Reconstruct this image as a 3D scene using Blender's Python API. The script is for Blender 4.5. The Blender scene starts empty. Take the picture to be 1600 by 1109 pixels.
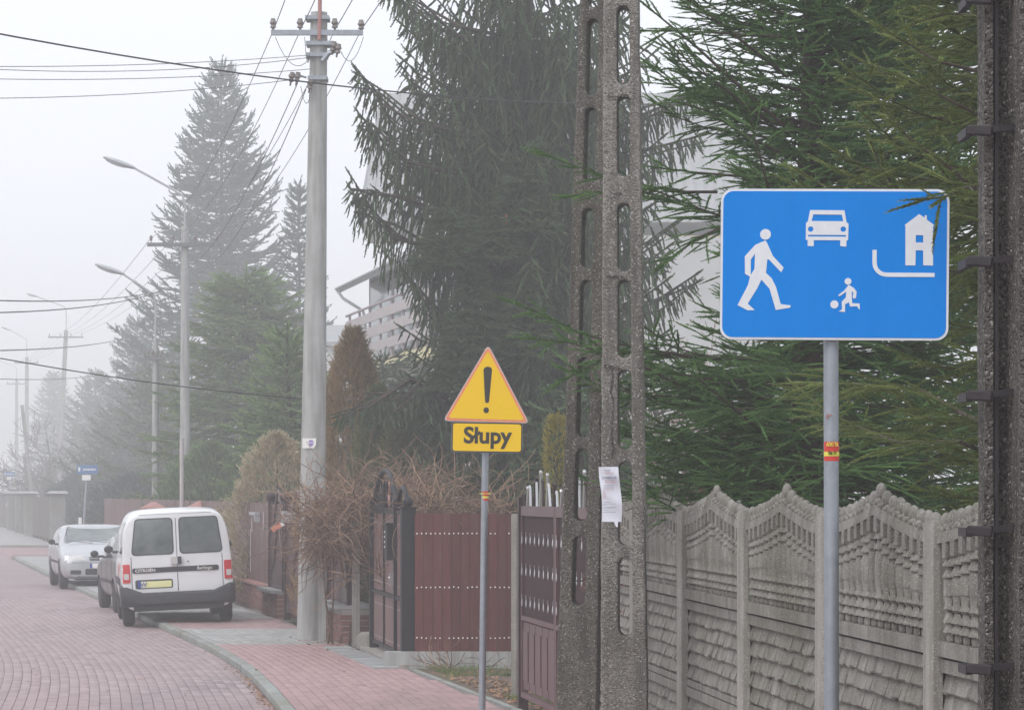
import bpy, bmesh, math, random
import numpy as np
from mathutils import Vector, Matrix, noise
from mathutils.bvhtree import BVHTree
random.seed(7); RNG = np.random.default_rng(11)
S = bpy.context.scene; COL = S.collection
PI = math.pi
# ------------------------------------------------------------ camera, world, light
F, EYE, HZ = 4500.0, 2.1, 770.0            # focal length and horizon in pixels of the 1600 px photograph, eye height in metres
cam = bpy.data.objects.new('camera', bpy.data.cameras.new('camera')); COL.objects.link(cam)
cam.location = (0, 0, EYE); cam.rotation_euler = (PI/2, 0, 0)
cam.data.sensor_width = 36; cam.data.lens = 36*F/1600
cam.data.shift_y = (HZ-554.5)/1600
cam.data.clip_start = .5; cam.data.clip_end = 4000
S.camera = cam
SUN_EL, SUN_AZ = math.radians(50), math.radians(-140)
w = bpy.data.worlds.new('World'); S.world = w; w.use_nodes = True
nt = w.node_tree; nt.nodes.clear()
out = nt.nodes.new('ShaderNodeOutputWorld'); bg = nt.nodes.new('ShaderNodeBackground')
sky = nt.nodes.new('ShaderNodeTexSky'); sky.sky_type = 'NISHITA'; sky.sun_disc = False
sky.sun_elevation = SUN_EL; sky.sun_rotation = SUN_AZ; sky.air_density = 1; sky.dust_density = 6
mixs = nt.nodes.new('ShaderNodeMix'); mixs.data_type = 'RGBA'; mixs.inputs[0].default_value = .93
mixs.inputs[7].default_value = (12.9, 13.3, 14.3, 1)       # overcast cloud deck, at the sky texture's own scale
nt.links.new(sky.outputs[0], mixs.inputs[6]); nt.links.new(mixs.outputs[2], bg.inputs[0])
bg.inputs[1].default_value = .086; nt.links.new(bg.outputs[0], out.inputs[0])
sun = bpy.data.objects.new('sun', bpy.data.lights.new('sun', 'SUN')); COL.objects.link(sun)
sun.data.energy = 1.5; sun.data.angle = math.radians(40); sun.data.color = (1, .99, .97)
sun.rotation_euler = (PI/2-SUN_EL, 0, PI-SUN_AZ)
S.view_settings.view_transform = 'Standard'; S.view_settings.look = 'None'
S.view_settings.exposure = 0.08; S.view_settings.gamma = 1; S.view_settings.use_curve_mapping = False
S.cycles.max_bounces = 8; S.cycles.diffuse_bounces = 3; S.cycles.glossy_bounces = 3
S.cycles.volume_bounces = 4; S.cycles.transmission_bounces = 4; S.cycles.use_denoising = True
S.cycles.use_adaptive_sampling = False

def at(px, py, d): return Vector(((px-800)*d/F, d, EYE+(HZ-py)*d/F))
def gx(px, d): return (px-800)*d/F
# ------------------------------------------------------------ materials
def NN(nt, t, **k):
    n = nt.nodes.new(t)
    for a, b in k.items(): setattr(n, a, b)
    return n
def mat(name, c1, c2=None, scale=4, rough=.8, metal=0, bump=0, bscale=60, dist=.004, spec=.4, streak=None, rand=0,
        attr=None, speck=None, coat=0, trans=0, stretch=(1, 1, 1), c3=None):
    m = bpy.data.materials.new(name); m.use_nodes = True; nt = m.node_tree; L = nt.links.new
    b = nt.nodes['Principled BSDF']
    geo = NN(nt, 'ShaderNodeNewGeometry')
    b.inputs['Roughness'].default_value = rough; b.inputs['Metallic'].default_value = metal
    b.inputs['Specular IOR Level'].default_value = spec
    if coat: b.inputs['Coat Weight'].default_value = coat; b.inputs['Coat Roughness'].default_value = .08
    def mix(a, bb, fac, mode='MIX'):
        n = NN(nt, 'ShaderNodeMix', data_type='RGBA', blend_type=mode)
        for sock, v in ((n.inputs[0], fac), (n.inputs[6], a), (n.inputs[7], bb)):
            if hasattr(v, 'links') or hasattr(v, 'is_linked'): L(v, sock)
            elif isinstance(v, (int, float)): sock.default_value = v
            else: sock.default_value = (*v, 1)
        return n.outputs[2]
    def ramp(sock, a, bb):
        n = NN(nt, 'ShaderNodeMapRange'); n.inputs[1].default_value = a; n.inputs[2].default_value = bb; L(sock, n.inputs[0]); return n.outputs[0]
    mp = NN(nt, 'ShaderNodeMapping'); mp.inputs['Scale'].default_value = stretch; L(geo.outputs['Position'], mp.inputs[0])
    col = c1
    if c2:
        n1 = NN(nt, 'ShaderNodeTexNoise'); n1.inputs['Scale'].default_value = scale; n1.inputs['Detail'].default_value = 8; n1.inputs['Roughness'].default_value = .65
        L(mp.outputs[0], n1.inputs['Vector']); col = mix(c1, c2, ramp(n1.outputs[0], .33, .67))
    if c3:
        n4 = NN(nt, 'ShaderNodeTexNoise'); n4.inputs['Scale'].default_value = scale*.22; n4.inputs['Detail'].default_value = 5
        L(mp.outputs[0], n4.inputs['Vector']); col = mix(col, c3, ramp(n4.outputs[0], .5, .72))
    if attr:
        at_ = NN(nt, 'ShaderNodeAttribute', attribute_name='tone'); col = mix(col, attr, at_.outputs['Fac'])
    if streak:   # (colour, amount): vertical weathering runs
        m2 = NN(nt, 'ShaderNodeMapping'); m2.inputs['Scale'].default_value = (9, 9, .7); L(geo.outputs['Position'], m2.inputs[0])
        n2 = NN(nt, 'ShaderNodeTexNoise'); n2.inputs['Scale'].default_value = 1.6; n2.inputs['Detail'].default_value = 6; L(m2.outputs[0], n2.inputs['Vector'])
        r = NN(nt, 'ShaderNodeMath', operation='MULTIPLY'); L(ramp(n2.outputs[0], .42, .68), r.inputs[0]); r.inputs[1].default_value = streak[1]
        col = mix(col, streak[0], r.outputs[0])
    vor = None
    if speck:    # (light colour, dark colour, scale): exposed pebbles
        vor = NN(nt, 'ShaderNodeTexVoronoi'); vor.inputs['Scale'].default_value = speck[2]; L(geo.outputs['Position'], vor.inputs['Vector'])
        sp = NN(nt, 'ShaderNodeSeparateColor'); L(vor.outputs['Color'], sp.inputs[0])
        col = mix(col, speck[1], ramp(sp.outputs[0], .62, .9)); col = mix(col, speck[0], ramp(sp.outputs[1], .9, .97))
        n3 = NN(nt, 'ShaderNodeTexNoise'); n3.inputs['Scale'].default_value = speck[2]*1.9; n3.inputs['Detail'].default_value = 3; L(geo.outputs['Position'], n3.inputs['Vector'])
        col = mix(col, speck[1], ramp(n3.outputs[0], .56, .72))
    if rand:
        oi = NN(nt, 'ShaderNodeObjectInfo'); hs = NN(nt, 'ShaderNodeHueSaturation')
        mr = NN(nt, 'ShaderNodeMapRange'); L(oi.outputs['Random'], mr.inputs[0]); mr.inputs[3].default_value = 1-rand; mr.inputs[4].default_value = 1+rand
        L(mr.outputs[0], hs.inputs['Value'])
        if hasattr(col, 'links'): L(col, hs.inputs['Color'])
        else: hs.inputs['Color'].default_value = (*col, 1)
        col = hs.outputs[0]
    if hasattr(col, 'links'): L(col, b.inputs['Base Color'])
    else: b.inputs['Base Color'].default_value = (*col, 1)
    if bump:
        nb = NN(nt, 'ShaderNodeTexNoise'); nb.inputs['Scale'].default_value = bscale; nb.inputs['Detail'].default_value = 6; L(mp.outputs[0], nb.inputs['Vector'])
        bp = NN(nt, 'ShaderNodeBump'); bp.inputs['Strength'].default_value = bump; bp.inputs['Distance'].default_value = dist
        L(nb.outputs[0], bp.inputs['Height']); nrm = bp.outputs[0]
        if vor:
            b2 = NN(nt, 'ShaderNodeBump'); b2.inputs['Strength'].default_value = bump; b2.inputs['Distance'].default_value = dist*1.5; b2.invert = True
            L(vor.outputs['Distance'], b2.inputs['Height']); L(nrm, b2.inputs['Normal']); nrm = b2.outputs[0]
        L(nrm, b.inputs['Normal'])
    if trans:
        t = NN(nt, 'ShaderNodeBsdfTranslucent'); mx = NN(nt, 'ShaderNodeMixShader'); mx.inputs[0].default_value = trans
        if hasattr(col, 'links'): L(col, t.inputs[0])
        else: t.inputs[0].default_value = (*col, 1)
        L(b.outputs[0], mx.inputs[1]); L(t.outputs[0], mx.inputs[2]); L(mx.outputs[0], nt.nodes['Material Output'].inputs[0])
    return m
MT = dict(
 soil=mat('soil', (.10, .085, .065), (.16, .14, .11), 3, .95, bump=.6, bscale=30, dist=.02, c3=(.075, .095, .04)),
 dirt=mat('dirt', (.085, .06, .045), (.17, .13, .10), 9, .95, bump=.8, bscale=50, dist=.02, c3=(.10, .12, .05)),
 sand=mat('joint_sand', (.24, .19, .185), (.19, .15, .145), 8, .95),
 paver=mat('red_paver', (.335, .25, .254), (.28, .205, .21), 1.3, .62, bump=.3, bscale=120, rand=.1, attr=(.38, .30, .305), spec=.45, c3=(.205, .17, .175), stretch=(1.8, .4, 1)),
 paver2=mat('pink_paver', (.37, .24, .238), (.31, .20, .198), 1.6, .66, bump=.3, bscale=120, rand=.1, attr=(.41, .27, .265), spec=.4, c3=(.235, .18, .175), stretch=(1.8, .4, 1)),
 paverg=mat('grey_paver', (.36, .36, .355), (.29, .29, .28), 1.6, .7, bump=.3, bscale=120, rand=.1, attr=(.43, .43, .425), c3=(.26, .255, .23)),
 slab=mat('pavement_slab', (.33, .34, .34), (.27, .28, .28), 3, .8, bump=.3, rand=.1),
 kerb=mat('kerb_concrete', (.30, .31, .30), (.22, .23, .21), 5, .85, bump=.4, bscale=90, rand=.08, c3=(.22, .22, .18)),
 pole=mat('pebbled_concrete', (.42, .395, .36), (.27, .25, .22), 4, .9, bump=.9, bscale=110, dist=.008, speck=((.46, .43, .39), (.15, .135, .115), 120), streak=((.085, .078, .068), .75), c3=(.17, .155, .13)),
 pole3=mat('mossy_pebbled_concrete', (.25, .23, .20), (.15, .135, .115), 4, .9, bump=.9, bscale=110, dist=.008, speck=((.40, .38, .34), (.10, .09, .075), 120), streak=((.06, .055, .047), .75), c3=(.12, .115, .085)),  # darker, mossier concrete for the left leg
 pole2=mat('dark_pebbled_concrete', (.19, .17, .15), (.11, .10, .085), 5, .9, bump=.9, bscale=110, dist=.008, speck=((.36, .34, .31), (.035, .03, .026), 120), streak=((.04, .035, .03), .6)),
 smoothc=mat('smooth_concrete', (.44, .44, .43), (.35, .35, .34), 2.5, .85, bump=.4, bscale=60, dist=.004, streak=((.15, .14, .13), .5)),
 fence=mat('fence_concrete', (.37, .355, .32), (.19, .18, .16), 5, .92, bump=.5, bscale=140, dist=.004, streak=((.09, .09, .07), .8), c3=(.12, .125, .085), speck=((.42, .40, .37), (.22, .20, .175), 260)),
 fpost=mat('post_concrete', (.46, .44, .40), (.32, .30, .27), 6, .92, bump=.6, bscale=150, dist=.003, streak=((.16, .155, .125), .65), speck=((.5, .48, .45), (.28, .26, .235), 240), c3=(.24, .24, .19)),
 steel=mat('galvanised_steel', (.40, .43, .47), (.31, .34, .38), 14, .5, metal=.55, bump=.15, bscale=90, dist=.001, streak=((.26, .28, .31), .5)),
 back=mat('sign_back', (.36, .38, .4), None, rough=.5, metal=.5),
 blackm=mat('black_paint', (.012, .013, .016), (.02, .02, .023), 8, .5, spec=.25, bump=.1),
 clamp=mat('clamp_iron', (.018, .014, .018), (.034, .027, .03), 20, .6, bump=.5, bscale=80, dist=.003),
 bluef=mat('blue_sign_face', (.0, .23, .74), (.0, .215, .69), 60, .5, spec=.1, streak=((.0, .20, .68), .35)),
 whitef=mat('white_sign_face', (.76, .78, .81), (.70, .72, .76), 30, .45),
 yelf=mat('yellow_sign_face', (.90, .56, .002), (.95, .62, .006), 140, .5, spec=.2),
 redf=mat('faded_red_edge', (.86, .23, .12), (.80, .34, .20), 25, .45),
 blackf=mat('black_print', (.025, .025, .022), None, rough=.5),
 plank=mat('brown_plank', (.125, .032, .027), (.085, .023, .02), 6, .6, bump=.4, bscale=40, dist=.003, stretch=(5, 5, .5), rand=.16, c3=(.12, .05, .045)),
 plank2=mat('mauve_brown_panel', (.17, .095, .088), (.13, .07, .066), 4, .5, bump=.2, bscale=40, dist=.002, stretch=(5, 5, .5), rand=.12),
 bmetal=mat('brown_metal', (.035, .017, .02), (.05, .026, .028), 6, .5, spec=.3, bump=.15),
 bmetal2=mat('brown_gate_panel', (.13, .07, .075), (.10, .055, .06), 3, .45, spec=.5, bump=.1),
 mesh_=mat('perforated_sheet', (.15, .092, .088), (.115, .07, .068), 60, .6),
 shiny=mat('polished_steel', (.55, .55, .56), None, rough=.28, metal=.8),
 nail=mat('nail_head', (.85, .83, .8), None, rough=.5),
 brick=mat('red_brick', (.23, .105, .085), (.17, .075, .062), 14, .85, bump=.4, bscale=70, rand=.2),
 mortar=mat('mortar', (.36, .33, .3), (.28, .26, .24), 12, .95, bump=.4),
 coping=mat('coping_stone', (.36, .36, .36), (.30, .30, .30), 8, .85, bump=.3, rand=.1),
 cap=mat('pink_cap', (.42, .22, .2), (.34, .18, .16), 8, .8, bump=.2),
 redbox=mat('orange_tape', (.62, .22, .14), None, rough=.5),
 paper=mat('white_paper', (.80, .81, .88), (.74, .75, .84), 20, .7, bump=.35, bscale=12, dist=.01),
 ink=mat('grey_ink', (.22, .22, .28), None, rough=.7), inkr=mat('red_ink', (.55, .16, .16), None, rough=.7),
 stick=mat('red_sticker', (.62, .05, .04), None, rough=.45), sticky=mat('yellow_print', (.75, .68, .1), None, rough=.45),
 purple=mat('purple_print', (.30, .22, .5), None, rough=.5),
 glassh=mat('window_glass', (.16, .22, .24), (.20, .26, .28), 1, .08, spec=.6),
 wallc=mat('cream_render', (.74, .66, .40), (.68, .60, .36), 1.5, .9, bump=.2, streak=((.45, .42, .32), .3)),
 wallw=mat('white_render', (.62, .62, .62), (.55, .55, .55), 1.5, .9, bump=.2),
 roofg=mat('grey_roof_sheet', (.36, .37, .38), (.30, .31, .32), 1.5, .6, bump=.2),
 frame=mat('mauve_frame', (.42, .35, .37), None, rough=.7),
 board=mat('pale_board', (.50, .45, .45), (.44, .39, .39), 5, .8, rand=.06),
 bark=mat('bark', (.10, .075, .06), (.06, .045, .038), 14, .95, bump=.8, bscale=30, dist=.01),
 twig=mat('brown_twig', (.10, .06, .035), (.16, .10, .055), 12, .85),
 vine=mat('vine_stem', (.15, .088, .056), (.07, .043, .03), 5, .85, attr=(.38, .25, .17)),
 redtwig=mat('red_twig', (.20, .09, .07), (.13, .06, .05), 8, .85, attr=(.42, .24, .21)),
 greytwig=mat('grey_twig', (.17, .15, .13), (.11, .10, .09), 6, .9),
 needA=mat('dark_needles', (.026, .068, .016), (.05, .112, .024), 3.5, .6, attr=(.16, .29, .095), trans=.12, spec=.22),
 needB=mat('olive_needles', (.055, .092, .022), (.085, .125, .032), 4, .55, attr=(.20, .25, .075), trans=.15, spec=.25),
 needC=mat('grey_green_needles', (.024, .045, .020), (.038, .066, .027), 1.4, .6, attr=(.085, .140, .058), trans=.1),
 needD=mat('blue_green_needles', (.030, .068, .052), (.050, .10, .074), .8, .6, attr=(.11, .17, .145), trans=.1),
 needE=mat('light_green_needles', (.075, .14, .045), (.115, .195, .065), .8, .55, attr=(.21, .31, .11), trans=.15),
 thuja=mat('rusty_thuja', (.28, .165, .075), (.20, .15, .06), 1.6, .7, attr=(.44, .28, .14), trans=.1, c3=(.07, .085, .03)),
 thuja2=mat('olive_thuja', (.085, .115, .042), (.13, .125, .045), 1.6, .7, attr=(.16, .19, .07), trans=.1, c3=(.14, .10, .05)),
 shrub=mat('beige_shrub', (.38, .34, .20), (.46, .36, .25), 2.2, .8, attr=(.60, .52, .36), trans=.1),
 yellowleaf=mat('yellow_leaf', (.32, .28, .06), (.22, .21, .05), 6, .6, attr=(.45, .38, .10), trans=.15),
 leaf=mat('fallen_leaf', (.30, .14, .07), (.17, .085, .05), 30, .8, attr=(.45, .27, .15)),
 grass=mat('moss_grass', (.09, .15, .03), (.13, .18, .05), 8, .8, attr=(.18, .24, .08), trans=.1),
 cone=mat('spruce_cone', (.42, .16, .09), None, rough=.8),
 wire=mat('wire_black', (.035, .035, .04), None, rough=.6), wireg=mat('wire_grey', (.16, .16, .17), None, rough=.6),
 porc=mat('insulator', (.16, .13, .12), (.22, .19, .18), 10, .3),
 lampg=mat('lamp_housing', (.42, .43, .45), None, rough=.5, metal=.2), lens=mat('lamp_lens', (.55, .56, .58), None, rough=.2),
 blue2=mat('street_sign_blue', (.12, .22, .42), None, rough=.5),
 white=mat('white_car_paint', (.86, .87, .89), (.82, .83, .85), 3, .3, coat=.5, spec=.5, c3=(.76, .755, .75)),
 silver=mat('silver_car_paint', (.52, .53, .56), (.48, .49, .52), 4, .3, metal=.35, coat=.5),
 dark=mat('graphite_car_paint', (.035, .032, .038), (.028, .025, .032), 4, .3, metal=.4, coat=.5),
 cplastic=mat('black_plastic', (.03, .031, .034), (.045, .045, .048), 20, .6, bump=.2),
 rubber=mat('rubber', (.022, .022, .023), (.04, .038, .036), 14, .85, bump=.4),
 rim=mat('wheel_rim', (.35, .35, .36), None, rough=.35, metal=.7),
 cglass=mat('car_glass_painted_reflection', (.07, .09, .09), (.22, .26, .26), 1.6, .06, spec=.7, coat=.4),  # light and dark noise tones paint a reflection pattern into opaque glass
 cglassd=mat('dark_car_glass', (.05, .06, .062), (.10, .12, .12), 3, .06, spec=.7, coat=.4),
 tail=mat('tail_light_red', (.62, .03, .03), None, rough=.2, coat=.5), tailc=mat('light_clear', (.62, .60, .58), None, rough=.15, coat=.6),
 plate=mat('blank_plate', (.86, .84, .42), None, rough=.5), euro=mat('plate_blue', (.02, .06, .35), None, rough=.5),
 seam=mat('panel_gap', (.06, .06, .065), None, rough=.8),
)
# ------------------------------------------------------------ mesh helpers
class MB:
    def __init__(s): s.v = []; s.f = []; s.m = []; s.mi = 0; s.mats = []
    def use(s, m):
        if m not in s.mats: s.mats.append(m)
        s.mi = s.mats.index(m); return s
    def add(s, vs, fs):
        o = len(s.v); s.v += [tuple(x) for x in vs]; s.f += [tuple(i+o for i in f) for f in fs]; s.m += [s.mi]*len(fs); return s
    def box(s, c, d, R=None, taper=1.0):
        x, y, z = d[0]/2, d[1]/2, d[2]/2; vs = []
        for k, t in ((-1, 1), (1, taper)):
            vs += [Vector((-x*t, -y*t, k*z)), Vector((x*t, -y*t, k*z)), Vector((x*t, y*t, k*z)), Vector((-x*t, y*t, k*z))]
        c = Vector(c); vs = [(R @ v if R else v)+c for v in vs]
        return s.add(vs, [(3, 2, 1, 0), (4, 5, 6, 7), (0, 1, 5, 4), (1, 2, 6, 5), (2, 3, 7, 6), (3, 0, 4, 7)])
    def b2(s, a, b):   # box by two corners
        a = Vector(a); b = Vector(b); return s.box((a+b)/2, [abs(q) for q in (b-a)])
    def tube(s, P, r, n=8, cap=True):
        P = [Vector(p) for p in P]; k = len(P); rr = r if hasattr(r, '__len__') else [r]*k
        vs = []; up = None
        for i, p in enumerate(P):
            t = (P[min(i+1, k-1)]-P[max(i-1, 0)])
            t = t.normalized() if t.length > 1e-9 else Vector((0, 0, 1))
            if up is None: up = t.orthogonal().normalized()
            up = (up - t*up.dot(t)); up = up.normalized() if up.length > 1e-6 else t.orthogonal().normalized()
            q = t.cross(up)
            for j in range(n):
                a = 2*PI*j/n; vs.append(p+(up*math.cos(a)+q*math.sin(a))*rr[i])
        fs = [(i*n+j, i*n+(j+1) % n, (i+1)*n+(j+1) % n, (i+1)*n+j) for i in range(k-1) for j in range(n)]
        if cap and n > 2: fs += [tuple(range(n-1, -1, -1)), tuple((k-1)*n+j for j in range(n))]
        return s.add(vs, fs)
    def ball(s, c, r, n=10, m=6, sc=(1, 1, 1)):
        c = Vector(c); vs = [c+Vector((0, 0, r*sc[2]))]
        for i in range(1, m):
            a = PI*i/m
            for j in range(n):
                b = 2*PI*j/n; vs.append(c+Vector((math.sin(a)*math.cos(b)*r*sc[0], math.sin(a)*math.sin(b)*r*sc[1], math.cos(a)*r*sc[2])))
        vs.append(c-Vector((0, 0, r*sc[2]))); e = len(vs)-1
        fs = [(0, 1+j, 1+(j+1) % n) for j in range(n)]
        for i in range(m-2): fs += [(1+i*n+j, 1+(i+1)*n+j, 1+(i+1)*n+(j+1) % n, 1+i*n+(j+1) % n) for j in range(n)]
        o = 1+(m-2)*n; fs += [(o+j, e, o+(j+1) % n) for j in range(n)]
        return s.add(vs, fs)
    def lathe(s, prof, c=(0, 0, 0), n=12, half=None, ax='z', sq=1):
        c = Vector(c); vs = []; k = len(prof)
        for r, z in prof:
            for j in range(n):
                a = 2*PI*j/n
                v = Vector((r*math.cos(a), r*math.sin(a)*sq, z))
                if ax == 'y': v = Vector((v.x, v.z, v.y))
                if ax == 'x': v = Vector((v.z, v.x, v.y))
                vs.append(c+v)
        fs = [(i*n+j, i*n+(j+1) % n, (i+1)*n+(j+1) % n, (i+1)*n+j) for i in range(k-1) for j in range(n)]
        fs += [tuple(range(n-1, -1, -1)), tuple((k-1)*n+j for j in range(n))]
        return s.add(vs, fs)
    def prism(s, poly, y0, y1):   # outline in x,z extruded along y
        n = len(poly); vs = [(x, y0, z) for x, z in poly]+[(x, y1, z) for x, z in poly]
        fs = [tuple(range(n)), tuple(range(2*n-1, n-1, -1))]+[(i, i+n, (i+1) % n+n, (i+1) % n) for i in range(n)]
        return s.add(vs, fs)
    def mesh(s, name, m, smooth=False, angle=None):
        me = bpy.data.meshes.new(name); me.from_pydata(s.v, [], s.f)
        if s.mats:
            for k in s.mats: me.materials.append(MT[k])
            me.polygons.foreach_set('material_index', s.m)
        else: me.materials.append(MT[m])
        bm = bmesh.new(); bm.from_mesh(me); bmesh.ops.recalc_face_normals(bm, faces=bm.faces); bm.to_mesh(me); bm.free()
        if smooth:
            me.polygons.foreach_set('use_smooth', [True]*len(me.polygons))
            try: me.set_sharp_from_angle(angle=math.radians(angle or 40))
            except Exception: pass
        me.update(); return me
    def build(s, name, m=None, parent=None, smooth=False, angle=None, loc=None, rz=None):
        return link(name, s.mesh(name, m, smooth, angle), parent, loc, rz)
def link(name, me, parent=None, loc=None, rz=None):
    o = bpy.data.objects.new(name, me); COL.objects.link(o)
    if parent: o.parent = parent
    if loc is not None: o.location = loc
    if rz is not None: o.rotation_euler = (0, 0, rz)
    return o
def tag(o, label=None, cat=None, group=None, kind=None):
    for k, v in (('label', label), ('category', cat), ('group', group), ('kind', kind)):
        if v: o[k] = v
    return o
def thing(name, label, cat, loc=(0, 0, 0), rz=0, group=None):
    return tag(link(name, None, None, loc, rz), label, cat, group)
def kids(o): return [c for c in o.children]
def copy_tree(o, parent=None):
    c = o.copy(); COL.objects.link(c); c.parent = parent
    for ch in kids(o): copy_tree(ch, c)
    return c
def frame_at(p_far, p_near, z=0):   # local +x runs from the far end to the near end, street side is local -y
    a = Vector((p_far[0], p_far[1], z)); b = Vector((p_near[0], p_near[1], z))
    return a, math.atan2(b.y-a.y, b.x-a.x), (b-a).length
def rrect(w, h, r, k=4, cx=0, cz=0):
    pts = []
    for sx, sz, a0 in ((1, 1, 0), (-1, 1, 90), (-1, -1, 180), (1, -1, 270)):
        for i in range(k+1):
            a = math.radians(a0+90*i/k); pts.append((cx+sx*(w/2-r)+r*math.cos(a), cz+sz*(h/2-r)+r*math.sin(a)))
    return pts
def rpoly(P, r, k=4):   # rounded convex polygon
    out = []; n = len(P)
    for i in range(n):
        p = Vector(P[i]); a = (Vector(P[i-1])-p).normalized(); b = (Vector(P[(i+1) % n])-p).normalized()
        ang = a.angle(b); d = r/math.tan(ang/2); d = min(d, (Vector(P[i-1])-p).length*.48, (Vector(P[(i+1) % n])-p).length*.48)
        for j in range(k+1):
            t = j/k; out.append(tuple((p+a*d)*(1-t)**2+p*2*t*(1-t)+(p+b*d)*t*t))
    return out
def text_mesh(body, size, name='text', weight=0):
    c = bpy.data.curves.new(name, 'FONT'); c.body = body; c.size = size; c.align_x = 'CENTER'; c.align_y = 'CENTER'; c.extrude = .0008; c.offset = weight; c.resolution_u = 4
    o = bpy.data.objects.new(name, c); COL.objects.link(o); bpy.context.view_layer.update()
    me = bpy.data.meshes.new_from_object(o.evaluated_get(bpy.context.evaluated_depsgraph_get())); bpy.data.objects.remove(o); return me
def text(body, size, m, parent, loc, rot=(PI/2, 0, 0), name='lettering', weight=0, sx=1):
    me = text_mesh(body, size, name, weight); me.materials.clear(); me.materials.append(MT[m])
    o = link(name, me, parent, loc); o.rotation_euler = rot; o.scale = (sx, 1, 1); return o
# triangle soup from a template placed many times
def soup(name, m, V, Tm, P, X, U, Sc, tone=None, parent=None, wide=None):
    P = np.asarray(P, float); X = np.asarray(X, float); U = np.asarray(U, float); Sc = np.asarray(Sc, float)
    X /= np.linalg.norm(X, axis=1)[:, None]+1e-9; Y = np.cross(U, X); Y /= np.linalg.norm(Y, axis=1)[:, None]+1e-9; Z = np.cross(X, Y)
    R = np.stack([X, Y, Z], axis=1)            # rows are axes
    W = Sc if wide is None else wide
    VV = np.empty((len(P), len(V), 3)); VV[:, :, 0] = V[None, :, 0]*Sc[:, None]; VV[:, :, 1] = V[None, :, 1]*W[:, None]; VV[:, :, 2] = V[None, :, 2]*W[:, None]
    out = np.einsum('nvk,nkc->nvc', VV, R)+P[:, None, :]
    nv = len(V); n = len(P)
    tri = (Tm[None, :, :]+(np.arange(n)*nv)[:, None, None]).reshape(-1)
    me = bpy.data.meshes.new(name); me.vertices.add(n*nv); me.vertices.foreach_set('co', out.astype(np.float32).reshape(-1))
    nt_ = len(tri)//3; me.loops.add(nt_*3); me.loops.foreach_set('vertex_index', tri.astype(np.int32))
    me.polygons.add(nt_); me.polygons.foreach_set('loop_start', np.arange(0, nt_*3, 3, dtype=np.int32))
    if tone is None: tone = RNG.random(n)**2
    a = me.attributes.new('tone', 'FLOAT', 'POINT'); a.data.foreach_set('value', np.repeat(np.asarray(tone, np.float32), nv))
    me.update(); me.materials.append(MT[m]); return link(name, me, parent)
def sprig(n, nl, nw, ang=50, stem=.02, seed=1, flat=1.0, t1=1.0):
    r = np.random.default_rng(seed); V = []; T = []
    for i in range(n):
        t = (i+.5)/n*t1; a = i*2.4+r.random()*.5; L = nl*(.75+.4*r.random())*(1-.35*t)
        al = math.radians(ang*(1-.35*t)+r.normal()*7); rad = np.array([0, math.cos(a), math.sin(a)*flat]); tip = np.array([t, 0, 0])+math.cos(al)*L*np.array([1, 0, 0])+math.sin(al)*L*rad
        sd = np.cross(tip-np.array([t, 0, 0]), [1, .3, .2]); sd /= np.linalg.norm(sd)+1e-9
        b = np.array([t, 0, 0]); k = len(V); V += [b-sd*nw/2, b+sd*nw/2, tip]; T.append((k, k+1, k+2))
    if stem:      # needles too close together to tell apart along the shoot
        for ax in ((0, 1, .2), (0, -.2, 1)):
            k = len(V); s_ = np.array(ax)*stem/2; V += [-s_*.5, s_*.5, np.array([.5, 0, 0])+s_, np.array([.45, 0, 0])-s_, np.array([1.02, 0, 0])]; T += [(k, k+1, k+2), (k, k+2, k+3), (k+3, k+2, k+4)]
    return np.array(V), np.array(T)
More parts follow.
